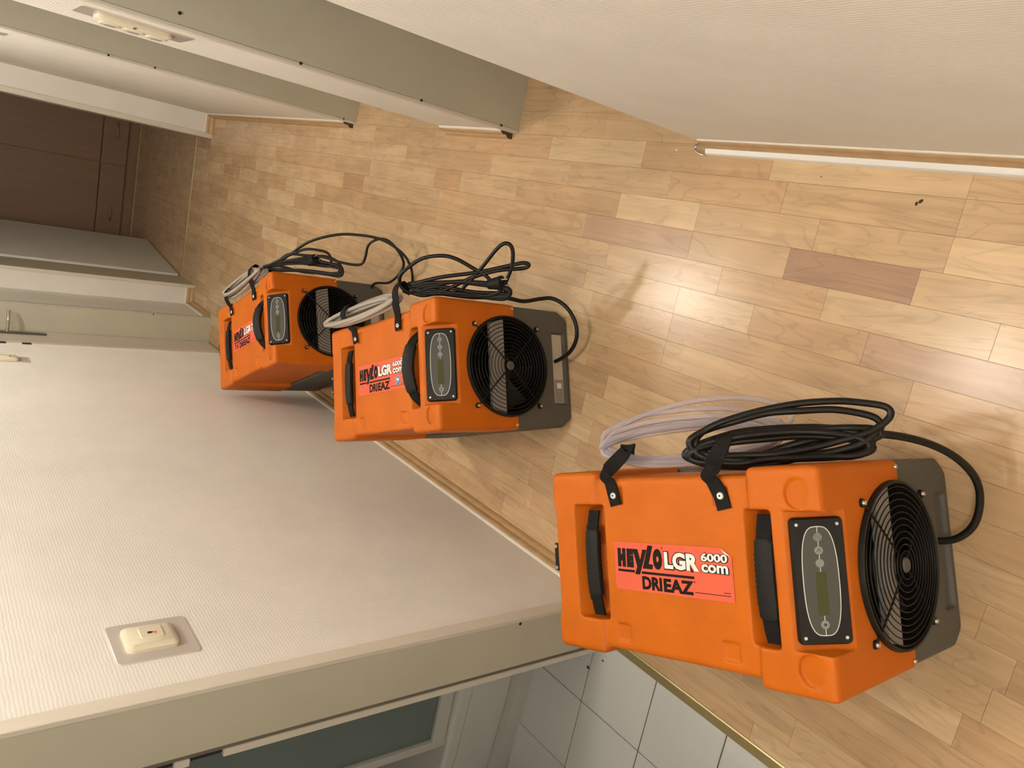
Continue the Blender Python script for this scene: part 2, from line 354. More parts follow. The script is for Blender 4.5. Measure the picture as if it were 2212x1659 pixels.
# ---------------------------------------------------------------- bathroom tiles
tf = MB().box(-2.0, -1.0, -.2, 2.7, -.04, -.0135).build('floor_tiled', 'grout')
struct(tf, 'white square tiled bathroom floor with dark joints', 'floor')
TS = .217
def tilemesh(lx, ly):
    e = .001; x, y = lx/2, ly/2
    return ([(-x,-y,-.008),(x,-y,-.008),(x,y,-.008),(-x,y,-.008),(-x,-y,-.001),(x,-y,-.001),(x,y,-.001),(-x,y,-.001),(-x+e,-y+e,0),(x-e,-y+e,0),(x-e,y-e,0),(-x+e,y-e,0)],
            [(8,9,10,11),(4,5,9,8),(5,6,10,9),(6,7,11,10),(7,4,8,11),(0,1,5,4),(1,2,6,5),(2,3,7,6),(3,0,4,7)])
full = None
for i in range(-4, 2):
    for j in range(-7, 6):
        x0, x1 = -1.235+i*TS+.0014, -1.235+(i+1)*TS-.0014; y0, y1 = 1.204+j*TS+.0014, 1.204+(j+1)*TS-.0014
        x0 = max(x0, -1.95); x1 = min(x1, -1.0275); y0 = max(y0, -.2); y1 = min(y1, 2.65)
        if x1-x0 < .01 or y1-y0 < .01: continue
        if y1 > 1.7 and x1 > -1.06: x1 = -1.06
        whole = abs(x1-x0-(TS-.0028)) < 1e-4 and abs(y1-y0-(TS-.0028)) < 1e-4
        if whole and full: me = full
        else:
            me = bpy.data.meshes.new('tile'); me.from_pydata(*[tilemesh(x1-x0, y1-y0)[0], [], tilemesh(x1-x0, y1-y0)[1]]); me.materials.append(MATS['tile'])
            if whole: full = me
        t = obj('tile', me, tf); t.location = ((x0+x1)/2, (y0+y1)/2, -.010)

# ---------------------------------------------------------------- steel door frames, doors
def part(bm_, name, m, parent, **k): return bm_.build(name, m, parent, **k)
# 1: far jamb of the bathroom doorway, left wall
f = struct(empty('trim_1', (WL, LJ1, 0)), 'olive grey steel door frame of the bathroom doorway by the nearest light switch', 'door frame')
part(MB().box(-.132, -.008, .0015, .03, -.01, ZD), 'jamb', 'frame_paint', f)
part(MB().box(-.008, .004, .0, .032, -.01, ZD), 'lip', 'frame_paint_lit', f, bevel=.002)
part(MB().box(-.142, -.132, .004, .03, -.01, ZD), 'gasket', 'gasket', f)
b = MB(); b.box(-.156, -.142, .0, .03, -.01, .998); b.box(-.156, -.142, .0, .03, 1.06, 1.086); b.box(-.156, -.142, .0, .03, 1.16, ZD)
part(b, 'rebate', 'frame_paint_lit', f)
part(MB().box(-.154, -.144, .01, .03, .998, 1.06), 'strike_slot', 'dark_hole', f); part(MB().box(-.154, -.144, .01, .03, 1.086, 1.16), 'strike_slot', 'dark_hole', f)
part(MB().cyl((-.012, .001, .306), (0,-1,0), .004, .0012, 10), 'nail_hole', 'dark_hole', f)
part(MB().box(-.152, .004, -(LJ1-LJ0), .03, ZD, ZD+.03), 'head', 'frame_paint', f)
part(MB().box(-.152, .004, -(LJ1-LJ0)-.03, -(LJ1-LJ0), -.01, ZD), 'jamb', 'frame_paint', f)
# 2, 3: the two openings on the right
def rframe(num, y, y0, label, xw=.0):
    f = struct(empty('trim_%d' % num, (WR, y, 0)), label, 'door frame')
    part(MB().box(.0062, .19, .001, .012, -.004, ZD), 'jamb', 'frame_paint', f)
    part(MB().box(-.004, .006, 0, .026, -.004, ZD), 'lip', 'frame_paint_lit', f, bevel=.0018)
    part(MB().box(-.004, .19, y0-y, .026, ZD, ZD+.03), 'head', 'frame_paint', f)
    part(MB().box(.0005, .184, y0-y-.006, y0-y, -.004, ZD), 'jamb', 'frame_paint_lit', f)
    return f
f2 = rframe(2, RA1, RA0, 'wide grey door jamb of the nearer doorway in the right wall')
for hx, hz in ((.030, 1.0145), (.006, .36), (.006, .07), (.004, .72)):
    part(MB().cyl((hx, -.0005, hz), (0,-1,0), .004, .0012, 10), 'nail_hole', 'dark_hole', f2)
f3 = rframe(3, RB1, RB0, 'grey door jamb of the farther doorway in the right wall')
for hx, hz in ((.002, .95), (.002, .80), (.004, .06)):
    part(MB().cyl((hx, -.0005, hz), (0,-1,0), .0035, .0012, 10), 'nail_hole', 'dark_hole', f3)
# 4: far doorway in the left wall with its closed door
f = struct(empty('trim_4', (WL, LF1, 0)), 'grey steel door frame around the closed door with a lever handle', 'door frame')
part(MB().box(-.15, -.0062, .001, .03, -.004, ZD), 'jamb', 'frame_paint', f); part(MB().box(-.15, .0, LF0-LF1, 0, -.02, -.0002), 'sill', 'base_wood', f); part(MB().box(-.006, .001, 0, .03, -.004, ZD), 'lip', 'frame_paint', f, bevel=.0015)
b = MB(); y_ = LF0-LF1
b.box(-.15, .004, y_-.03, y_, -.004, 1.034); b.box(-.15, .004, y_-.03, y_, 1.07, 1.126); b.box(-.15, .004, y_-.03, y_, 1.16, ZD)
part(b, 'jamb', 'frame_paint_lit', f)
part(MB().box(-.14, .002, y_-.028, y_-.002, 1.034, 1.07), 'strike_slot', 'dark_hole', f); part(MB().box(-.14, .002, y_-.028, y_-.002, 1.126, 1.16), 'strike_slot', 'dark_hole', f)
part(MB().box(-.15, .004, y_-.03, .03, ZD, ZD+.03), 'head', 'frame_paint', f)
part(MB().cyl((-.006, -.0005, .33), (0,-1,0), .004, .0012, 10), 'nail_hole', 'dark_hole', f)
d = struct(empty('door_1', (-1.061, LF1, 0)), 'cream door with chrome lever handle, closed, at the far left', 'door')
part(MB().box(-.04, 0, LF0-LF1, 0, .004, ZD), 'leaf', 'frame_paint_lit', d, bevel=.002)
hd = part(MB().box(0, .009, -.092, -.056, .865, 1.12), 'handle', 'steel_dark', d, bevel=.003)
lv = MB().tube(spline([(.004,-.074,1.042),(.045,-.074,1.04),(.072,-.072,1.039),(.088,-.062,1.039),(.112,-.045,1.038)], 6), .0085, 10).build('lever', 'steel', hd, smooth='auto')
# 5: frame of the end doorway, 6 its open door
f = struct(empty('trim_5', (EX0, YE, 0)), 'cream door frame of the dark doorway at the end', 'door frame')
W_ = EX1-EX0
part(MB().box(W_, W_+.03, -.006, .002, 0, ZD), 'lip', 'frame_paint_lit', f, bevel=.0015); part(MB().box(W_, W_+.03, .002, .33, 0, ZD), 'jamb', 'frame_paint', f)
part(MB().box(-.02, 0, -.006, .002, 0, ZD), 'lip', 'frame_paint_lit', f, bevel=.0015); part(MB().box(-.02, 0, .002, .33, 0, ZD), 'jamb', 'frame_paint', f)
part(MB().box(-.02, W_+.03, -.006, .33, ZD, ZD+.03), 'head', 'frame_paint', f)
d = struct(empty('door_2', (-.775, 5.416, 0), math.atan2(.668-.775, -(5.416-6.34))*-1-.0), 'pale grey door standing open into the dark end room', 'door')
d.rotation_euler = (0, 0, math.atan2(6.34-5.416, -.668+.775))
part(MB().box(0, .93, 0, .04, .008, 1.98), 'leaf', 'door_paint', d, bevel=.002)

# ---------------------------------------------------------------- baseboards
PROF = [(0,0),(.022,0),(.022,.012),(.0195,.019),(.0135,.024),(.0125,.030),(.0135,.036),(.010,.043),(.004,.047),(0,.047)]
def board(name, segs, label, scale=1.0):
    """segs: (p0, p1, normal) with wall points; returns one structure with a board and a caulk line for each run"""
    root = struct(empty(name, (segs[0][0][0], segs[0][0][1], 0)), label, 'baseboard')
    ox, oy = root.location.x, root.location.y
    for p0, p1, nrm, ends in segs:
        pr_ = [(a*scale, z) for a, z in PROF]
        fn = lambda a,z,t: (p0[0]+(p1[0]-p0[0])*t+nrm[0]*a-ox, p0[1]+(p1[1]-p0[1])*t+nrm[1]*a-oy, z)
        MB().prism(pr_, fn).build('board', 'base_wood', root, smooth='auto')
        MB().prism([(-.001,.0465),(.0065*scale,.0465),(.003,.0505),(-.001,.0525)], fn).build('caulk_line', 'caulk', root)
        for e in ends:
            fe = lambda a,z,t: (p0[0]+(p1[0]-p0[0])*e+nrm[0]*a-ox, p0[1]+(p1[1]-p0[1])*e+nrm[1]*a-oy+(-.0012 if e == 0 else .0012)*t, z)
            MB().prism(pr_, fe).build('cut_end', 'base_end', root)
    return root
board('baseboard_left', [((WL,LJ1+.033),(WL,LF0-.031),(1,0),())], 'maple baseboard along the left wall behind the machines')
board('baseboard_far', [((WL,LF1+.031),(WL,YE),(1,0),()), ((WL,YE),(EX0-.02,YE),(0,-1),())], 'maple baseboard in the far left corner beside the end doorway')
board('baseboard_end', [((WR,YE),(EX1+.031,YE),(0,-1),()), ((WR,RB1+.028),(WR,YE),(-1,0),(0,))], 'maple baseboard along the far right wall')
board('baseboard_middle', [((WR,RA1+.028),(WR,RB0-.002),(-1,0),(0,))], 'short maple baseboard between the two right doorways')
br = board('baseboard_right', [((WR,-1.5),(WR,RA0-.012),(-1,0),())], 'maple baseboard with white floor strip along the near right wall', .62)
MB().prism([(-.0125,0),(-.0275,0),(-.0275,.004),(-.024,.0095),(-.0145,.0125),(-.0125,.0125)], lambda a,z,t: (a, (RA0+1.5-.012)*t, z)).build('white_strip', 'white_strip', br, smooth='auto')
MB().tube(spline([(-.002,2.742,.012),(-.008,2.756,.012),(-.018,2.756,.011),(-.026,2.742,.010),(-.028,2.728,.010)], 5), .0022, 6).build('curled_clip', 'steel', br, smooth='auto')

# ---------------------------------------------------------------- switches and sockets
def roundrect(w_, h_, r, n=5):
    out = []
    for cx, cy, a0 in ((w_/2-r, h_/2-r, 0), (-w_/2+r, h_/2-r, 90), (-w_/2+r, -h_/2+r, 180), (w_/2-r, -h_/2+r, 270)):
        for i in range(n+1):
            a = math.radians(a0+90*i/n); out.append((cx+r*math.cos(a), cy+r*math.sin(a)))
    return out
def raised(w_, h_, r, t, inset, n=5):
    """pillow-shaped plate, local: u across, v up, depth towards +w"""
    a = roundrect(w_, h_, r, n); bq = roundrect(w_-2*inset, h_-2*inset, max(r-inset, .002), n); k = len(a)
    v = [(u, vv, 0) for u, vv in a]+[(u, vv, t*.55) for u, vv in a]+[(u, vv, t) for u, vv in bq]
    f = [tuple(range(k-1,-1,-1)), tuple(range(2*k, 3*k))]
    for i in range(k):
        j = (i+1) % k; f += [(i, j, k+j, k+i), (k+i, k+j, 2*k+j, 2*k+i)]
    return v, f
def wallthing(name, side, y, z, label, cat, group=None):
    o = empty(name, (WL if side < 0 else WR, y, z)); tag(o, label, cat, group)
    fn = (lambda u, v, w_: (w_, u, v)) if side < 0 else (lambda u, v, w_: (-w_, -u, v)); return o, fn
def addp(root, fn, spec, name, m, uv=(0,0), d0=0, smooth='auto'):
    v, f = spec; return MB().add([fn(u+uv[0], vv+uv[1], w_+d0) for u, vv, w_ in v], f).build(name, m, root, smooth=smooth)
s, fn = wallthing('light_switch', -1, 1.372, 1.094, 'cream rocker switch on a clear plate by the bathroom doorway', 'switch')
addp(s, fn, raised(.132, .148, .010, .0022, .001), 'backing_plate', 'switch_backing')
addp(s, fn, raised(.080, .094, .014, .013, .009), 'housing', 'switch_cream', (0, .006), .0022)
rk = addp(s, fn, raised(.036, .042, .003, .003, .001), 'rocker', 'switch_cream', (.004, .004), .0145)
MB().add([fn(u, v, .0179) for u, v in ((-.004,.012),(.004,.010),(.002,.001),(-.003,.003))], [(0,1,2,3)]).build('dark_wear_mark', 'dark_hole', s)
addp(s, fn, raised(.007, .007, .003, .0006, .0003), 'indicator', 'neon_orange', (-.002, -.002), .0176)
s, fn = wallthing('light_switch', -1, 3.462, 1.147, 'cream switch on the left wall beside the far door handle', 'switch')
addp(s, fn, raised(.080, .15, .006, .0022, .001), 'backing_plate', 'switch_backing'); addp(s, fn, raised(.060, .094, .012, .012, .008), 'housing', 'switch_cream', (0, .01), .0022)
addp(s, fn, raised(.03, .034, .003, .004, .001), 'rocker', 'switch_cream', (.0, .01), .0138)
addp(s, fn, raised(.008, .014, .002, .0006, .0003), 'slot', 'dark_hole', (.022, -.014), .0125)
s, fn = wallthing('socket_strip', 1, 2.152, 1.07, 'cream vertical socket and switch strip between the two right doorways', 'socket')
addp(s, fn, raised(.142, .246, .012, .0022, .001), 'backing_plate', 'switch_backing')
addp(s, fn, raised(.074, .166, .014, .013, .009), 'housing', 'switch_cream', (-.008, .0), .0022)
for vz in (.052, .0, -.052):
    sk = addp(s, fn, raised(.046, .044, .008, .004, .002), 'insert', 'switch_cream', (-.008, vz), .0145)
    addp(s, fn, raised(.030, .026, .006, .0008, .0003), 'recess', 'switch_backing', (-.008, vz), .0186)
addp(s, fn, raised(.012, .006, .002, .001, .0004), 'dark_slot', 'dark_hole', (.028, .004), .013)
s, fn = wallthing('light_switch', 1, 3.345, 1.29, 'flat grey switch plate on the right wall past the farther doorway', 'switch')
addp(s, fn, raised(.10, .13, .008, .003, .001), 'backing_plate', 'switch_backing'); addp(s, fn, raised(.06, .07, .01, .010, .006), 'housing', 'switch_cream', (0, .01), .003)

# ---------------------------------------------------------------- shower in the bathroom
def arc_front(y0, xs, bulge): return [(x, y0+bulge*((x+1.06)/-.9)**2) for x in xs]
t = tag(empty('shower_tray', (-1.5, 1.9, -.01)), 'white shower tray with a bowed skirt on the tiled bathroom floor', 'shower tray')
xs = [-1.064-.0886*i for i in range(11)]
def slab(y0, bul, z0, z1):
    pts = arc_front(y0, xs, bul)+[(-1.948, 2.64), (-1.064, 2.64)]
    return MB().prism([(x+1.5, y-1.9) for x, y in pts], lambda a,b_,q: (a, b_, z0+(z1-z0)*q))
slab(1.40, .06, 0, .055).build('plinth', 'shower_frame', t); slab(1.425, .06, .055, .20).build('skirt', 'ceramic', t, bevel=.006)
slab(1.418, .06, .20, .25).build('rim', 'ceramic', t, bevel=.012, seg=3)
t = tag(empty('shower_screen', (-1.06, 1.455, .242)), 'grey green glass shower screen in a white frame above the tray', 'shower screen')
part(MB().box(-.40, -.002, -.012, .016, 0, .045), 'bottom_rail', 'shower_frame', t, bevel=.004)
part(MB().box(-.415, -.39, -.014, .018, 0, 1.65), 'post', 'shower_frame', t, bevel=.004)
part(MB().box(-.40, -.002, -.012, .016, 1.62, 1.65), 'top_rail', 'shower_frame', t, bevel=.004)
part(MB().box(-.39, -.002, .0, .005, .045, 1.62), 'pane', 'shower_glass', t)

# ---------------------------------------------------------------- sideboard in the end room
sb = tag(empty('sideboard', (-.2, 6.9, 0)), 'dark brown wooden sideboard with drawer handles in the end room', 'sideboard')
part(MB().box(-.9, .85, .02, .38, .075, 1.2), 'body', 'cabinet_wood', sb); part(MB().box(-.9, .85, .03, .38, 0, .075), 'plinth', 'cabinet_wood', sb)
for x0, x1 in ((-.9, .022), (.026, .85)):
    part(MB().box(x0, x1, 0, .02, .273, 1.19), 'door', 'cabinet_wood', sb, bevel=.0015)
    dr = part(MB().box(x0, x1, 0, .02, .088, .265), 'drawer', 'cabinet_wood', sb, bevel=.0015)
    hx = (.286 if x0 > 0 else -.359)
    MB().tube(spline([(hx-.05,.0,.172),(hx-.05,-.022,.172),(hx+.05,-.022,.172),(hx+.05,.0,.172)], 4), .0035, 8).build('handle', 'steel', dr, smooth='auto')
part(MB().box(-.9, .85, -.004, .022, 0, .008), 'floor_strip', 'base_wood', sb)

# ---------------------------------------------------------------- dehumidifiers
# local frame: x to the machine's right as seen from its front, y towards its back (front face at 0), z up
UW, UH, UD = .34, .455, .579
def tmp(mb, bevel=0, seg=3):
    o = mb.build('tmp', 'orange_plastic', None, bevel=bevel, seg=seg); return o
def combine(base, unions, cuts, voxel, smooth_it):
    for op, L in (('UNION', unions), ('DIFFERENCE', cuts)):
        for c in L:
            m = base.modifiers.new('b', 'BOOLEAN'); m.operation = op; m.solver = 'EXACT'; m.object = c
    m = base.modifiers.new('r', 'REMESH'); m.mode = 'VOXEL'; m.voxel_size = voxel; m.use_smooth_shade = True
    m = base.modifiers.new('s', 'SMOOTH'); m.factor = .5; m.iterations = smooth_it
    bpy.context.view_layer.update()
    dg = bpy.context.evaluated_depsgraph_get(); me = bpy.data.meshes.new_from_object(base.evaluated_get(dg))
    for o in [base]+unions+cuts:
        md = o.data; bpy.data.objects.remove(o); bpy.data.meshes.remove(md)
    me.polygons.foreach_set('use_smooth', [True]*len(me.polygons)); return me
h_ = UW/2
FZ, FR = .228, .131      # fan centre height and radius
def wedge(x0, x1, pts): return MB().prism(pts, lambda y, z, t: (x0+(x1-x0)*t, y, z))
def build_shell():
    base = tmp(MB().box(-h_, h_, 0, .126, .193, UH), .010)
    un = [tmp(MB().box(-.158, .158, .06, .52, .198, .447), .010), tmp(MB().box(-h_, h_, .452, .579, .193, UH), .012)]
    cu = [tmp(wedge(-.103, .103, [(.066, .475), (.066, .455), (-.002, .387), (-.03, .387), (-.03, .475)])),       # sloping seat of the control panel
          tmp(wedge(-.106, .104, [(.083, .50), (.086, .402), (.118, .402), (.138, .447), (.138, .50)]), .006),      # front handle pocket
          tmp(wedge(-.106, .108, [(.440, .50), (.444, .398), (.492, .398), (.516, .455), (.516, .50)]), .006),      # back handle pocket
          tmp(MB().cyl((0, -.02, FZ), (0,1,0), FR, .10, 64)),
          tmp(MB().box(-.108, .10, .568, .60, .30, .50), .004),
          tmp(MB().box(-.02, .02, -.01, .01, .150, .150001)) if False else tmp(MB().box(-.15, .15, .02, .56, .15, .20))]
    for sx in (-1, 1):
        cu.append(tmp(MB().box(min(sx*.108, sx*.141), max(sx*.108, sx*.141), .392, .424, .4425, .46)))
        cu.append(tmp(MB().box(min(sx*.108, sx*.141), max(sx*.108, sx*.141), .163, .195, .4425, .46)))
        # shallow half-moon dents beside the panel
        ax = Vector((0, .22, 1)).normalized(); cu.append(tmp(MB().cyl(Vector((sx*.128, .034, UH-.0035)), ax, .0245, .03, 32)))
    return combine(base, un, cu, .0024, 3)
def build_base():
    base = tmp(MB().prism([(-.166,.199),(-.166,.035),(-.150,.012),(-.138,.0),(.138,.0),(.150,.012),(.166,.035),(.166,.199)], lambda x,z,t: (x, .002+.574*t, z)), .006)
    cu = [tmp(MB().cyl((0, -.02, FZ), (0,1,0), FR, .10, 64)), tmp(MB().box(-.100, .102, -.02, .011, .016, .062), .003),
          tmp(MB().box(-.2, -.150, .18, .40, -.02, .055), .01), tmp(MB().box(.150, .2, .18, .40, -.02, .055), .01),
          tmp(MB().box(-.09, .09, .08, .5, -.02, .012))]
    return combine(base, [], cu, .0030, 2)
ME_SHELL = build_shell(); ME_SHELL.materials.clear(); ME_SHELL.materials.append(MATS['orange_plastic'])
ME_BASE = build_base(); ME_BASE.materials.clear(); ME_BASE.materials.append(MATS['grey_plastic'])

def text_mesh(txt, size, m, bold=0., shear=0., width=None, height=None, ext=.0002):
    cu = bpy.data.curves.new('t', 'FONT'); cu.body = txt; cu.size = size; cu.offset = bold; cu.shear = shear; cu.extrude = ext; cu.resolution_u = 3
    o = bpy.data.objects.new('t', cu); C.objects.link(o); bpy.context.view_layer.update()
    me = bpy.data.meshes.new_from_object(o.evaluated_get(bpy.context.evaluated_depsgraph_get())); bpy.data.objects.remove(o); bpy.data.curves.remove(cu)
    xs_ = [v.co.x for v in me.vertices]; ys_ = [v.co.y for v in me.vertices]
    sx = width/(max(xs_)-min(xs_)) if width else 1; sy = height/(max(ys_)-min(ys_)) if height else sx
    x0, y0 = min(xs_), min(ys_)
    for v in me.vertices: v.co = ((v.co.x-x0)*sx, (v.co.y-y0)*sy, v.co.z)
    me.materials.clear(); me.materials.append(MATS[m]); return me
LU, LV = .256, .086
def label_text(parent, txt, u0, u1, v0, v1, m, bold=0., shear=0., z=.0006, name='lettering'):
    me = text_mesh(txt, .05, m, bold, shear, (u1-u0)*LU, (v1-v0)*LV)
    o = obj(name, me, parent); o.location = (u0*LU, v0*LV, z); return o
def label_bar(parent, u0, u1, v0, v1, m='ink_black', z=.0005, name='printed_line'):
    return MB().box(u0*LU, u1*LU, v0*LV, v1*LV, z-.0002, z+.0002).build(name, m, parent)
def make_label(root, badge=False, scrawl=False, loc=(-.0455, .420)):
    # sticker frame: u runs from the back of the machine to the front, v towards its right side
    cut = [(0,.004),(.004,0),(LU,0),(LU,LV-.014),(LU-.022,LV),(.004,LV),(0,LV-.004)]
    lb = MB().prism(cut, lambda u,v,t: (u, v, .0004*t)).build('label', 'label_red', root)
    lb.matrix_local = Matrix(((0,1,0,loc[0]),(-1,0,0,loc[1]),(0,0,1,.4478),(0,0,0,1)))
    lb['label'] = 'red sticker reading HEYLO LGR 6000 com DRI-EAZ'
    label_text(lb, 'H', .030, .108, .475, .865, 'ink_black', .0058, .04); label_text(lb, 'E', .116, .182, .475, .865, 'ink_black', .0058, .04)
    # y and L with their long slanted strokes
    b = MB()
    b.prism([(.178,.865),(.222,.865),(.243,.645),(.268,.865),(.305,.865),(.232,.345),(.188,.345),(.212,.505)], lambda u,v,t: (u*LU, v*LV, .0004+.0004*t))
    b.prism([(.318,.955),(.362,.955),(.318,.575),(.356,.575),(.350,.475),(.262,.475)], lambda u,v,t: (u*LU, v*LV, .0004+.0004*t))
    b.build('lettering', 'ink_black', lb)
    label_text(lb, 'O', .358, .440, .475, .905, 'ink_black', .0062, .04)
    label_text(lb, 'o', .438, .448, .90, .945, 'ink_black', .001)
    label_bar(lb, .03, .186, .375, .425); label_bar(lb, .250, .70, .365, .415)
    label_text(lb, 'LGR', .452, .755, .49, .87, 'ink_black', .0052, 0, .0006); label_text(lb, 'LGR', .459, .745, .515, .855, 'ink_white', .0024, 0, .0011)
    label_text(lb, '6000', .757, .975, .71, .90, 'ink_black', .0052, 0, .0006); label_text(lb, '6000', .764, .968, .725, .885, 'ink_white', .0016, 0, .0011)
    label_text(lb, 'com', .757, .975, .50, .69, 'ink_black', .0052, 0, .0006); label_text(lb, 'com', .764, .968, .515, .672, 'ink_white', .0016, 0, .0011)
    label_text(lb, 'DRI', .25, .425, .05, .32, 'ink_black', .0022); label_text(lb, 'EAZ', .44, .69, .05, .32, 'ink_black', .0022)
    label_text(lb, 'o', .695, .705, .29, .33, 'ink_black', .001)
    label_bar(lb, .70, .975, .105, .118); label_bar(lb, .925, .975, .16, .172)
    MB().prism([(LU-.020,LV-.001),(LU-.002,LV-.0127),(LU-.0125,LV-.0095)], lambda u,v,t: (u, v-.0003, .0005+.0004*t)).build('curled_corner', 'ink_white', lb)
    if badge:
        MB().cyl((.86*LU,.27*LV,.0005), (0,0,1), .0135, .0006, 28).build('round_badge', 'badge_blue', lb)
        MB().ring((.86*LU,.27*LV,.0011), (0,0,1), .0118, .0006, 28, 4).build('badge_ring', 'ink_white', lb)
        MB().box(.86*LU-.006, .86*LU+.006, .27*LV-.001, .27*LV+.006, .001, .0015).build('badge_mark', 'ink_white', lb)
        MB().prism([(-.005,-.007),(.005,-.003),(.004,-.0015),(-.005,-.005)], lambda u,v,t: (.86*LU+u, .27*LV+v, .001+.0005*t)).build('badge_mark', 'ink_white', lb)
    if scrawl: label_text(lb, 'T.6', .05, .20, .10, .34, 'ink_black', .0012, .15, .0006, 'handwriting')
    return lb

def ribbon(path, width, thick, wdir=(0,1,0), drift=None):
    """flat strap: path in 3-D, width along wdir"""
    P = spline(path, 6); w_ = Vector(wdir); v = []; f = []; n = len(P)
    for i, p in enumerate(P):
        t = (P[min(i+1,n-1)]-P[max(i-1,0)]).normalized(); wv = (w_-t*w_.dot(t)).normalized(); nn = t.cross(wv)
        for a, b_ in ((-.5,-.5),(.5,-.5),(.5,.5),(-.5,.5)): v.append(p+wv*width*a+nn*thick*b_)
    for i in range(n-1):
        for j in range(4): f.append((i*4+j, i*4+(j+1)%4, (i+1)*4+(j+1)%4, (i+1)*4+j))
    f += [(3,2,1,0), tuple((n-1)*4+j for j in range(4))]
    return MB().add(v, f)
def make_handle(root, y, rise, lean=0.0, z0=.432, x0=-.100, x1=.096):
    """strap handle over a pocket; rise = height of the arch over its feet at z .41"""
    L = x1-x0; path = []
    N = 9
    for i in range(N):
        t = i/(N-1); e = math.sin(math.pi*t)**.55; path.append((x0+L*t, y+lean*e, z0+rise*e))
    wd = Vector((0, 1, .5 if lean > 0 else .0)).normalized()
    hnd = ribbon(path, .026, .0045, wd).build('handle', 'webbing', root, smooth='auto')
    P = spline(path, 6); n = len(P); g = P[int(n*.20):int(n*.80)+1]
    v = []; f = []; m_ = 12; K = len(g)
    for i, p in enumerate(g):
        t = (g[min(i+1,K-1)]-g[max(i-1,0)]).normalized(); wv = (wd-t*wd.dot(t)).normalized(); nn = t.cross(wv)
        endt = min(i, K-1-i); k = .82 if endt == 0 else 1.0
        rib = 1+(.07 if (i % 2 == 0 and 4 < i < K-5) else 0)
        for j in range(m_):
            a = 2*math.pi*j/m_; ca, sa = math.cos(a), math.sin(a)
            v.append(p+wv*(.0165*k*rib*math.copysign(abs(ca)**.7, ca))+nn*(.0085*k*rib*math.copysign(abs(sa)**.7, sa)))
    for i in range(K-1):
        for j in range(m_): f.append((i*m_+j, i*m_+(j+1)%m_, (i+1)*m_+(j+1)%m_, (i+1)*m_+j))
    f += [tuple(range(m_-1,-1,-1)), tuple((K-1)*m_+j for j in range(m_))]
    MB().add(v, f).build('grip', 'rubber', hnd, smooth='auto'); return hnd

def make_panel(root):
    # plate frame: u along the machine's x, v up the 45 degree slope, w out of it
    c = Vector((-.001, .0325, .4205)); cs = math.sqrt(.5)
    pl = MB().add(*raised(.186, .078, .008, .010, .003)).build('control_panel', 'black_plastic', root, smooth='auto')
    pl.matrix_local = Matrix(((1,0,0,c.x),(0,cs,-cs,c.y),(0,cs,cs,c.z),(0,0,0,1)))
    def oval(k, n=48):
        out = []
        for i in range(n):
            a = 2*math.pi*i/n; ca, sa = math.cos(a), math.sin(a)
            out.append((math.copysign(abs(ca)**.80, ca)*(.0800-k), math.copysign(abs(sa)**.62, sa)*(.0265-k)))
        return out
    MB().prism(oval(.0), lambda u,v,t: (u, v, .0099+.0003*t)).build('outline', 'panel_white', pl)
    MB().prism(oval(.0013), lambda u,v,t: (u, v, .0101+.0003*t)).build('face', 'panel_grey', pl)
    for sx in (-1, 1):
        for sy in (-1, 1): MB().cyl((sx*.0825, sy*.0295, .0095), (0,0,1), .0031, .0016, 12, .0024).build('screw', 'steel', pl)
    fr = lambda t: .0790-t*.158
    for t0, t1 in ((.0, .055), (.14, .178), (.262, .298), (.378, .42), (.82, .862), (.942, 1.0)):
        MB().box(fr(t1), fr(t0), -.0005, .0005, .0102, .0106).build('link_line', 'panel_white', pl)
    for t0 in (.097, .22, .338, .902):
        MB().cyl((fr(t0), 0, .0100), (0,0,1), .0066, .0009, 24, .0060).build('button', 'button_grey', pl)
    # the marks on the keys
    q = fr(.097); b = MB()
    b.box(q-.0042, q+.0042, .0030, .0038, .0107, .0111); b.box(q-.0042, q+.0042, -.0038, -.0030, .0107, .0111); b.box(q-.0042, q-.0034, -.0038, .0038, .0107, .0111)
    b.box(q-.001, q+.004, .0004, .0012, .0107, .0111); b.box(q-.001, q-.0002, -.002, .0012, .0107, .0111); b.build('key_mark', 'button_mark', pl)
    q = fr(.22); MB().prism([(q-.003,-.0032),(q-.0018,-.0032),(q+.003,-.0003),(q+.003,.0003),(q-.0018,.0032),(q-.003,.0032),(q+.0012,.0)], lambda u,v,t: (u, v, .0107+.0004*t)).build('key_mark', 'button_mark', pl)
    q = fr(.338); b = MB()
    for a in (-.0028, .0022): b.box(q-.0028, q+.0028, a, a+.0006, .0107, .0111); b.box(q+a, q+a+.0006, -.0028, .0028, .0107, .0111)
    b.build('key_mark', 'button_grey', pl)
    q = fr(.902); MB().cyl((q, 0, .0107), (0,0,1), .0024, .0004, 16).build('key_mark', 'button_mark', pl)
    MB().box(fr(.818), fr(.418), -.0078, .0078, .0101, .0107).build('display', 'lcd', pl)
    return pl

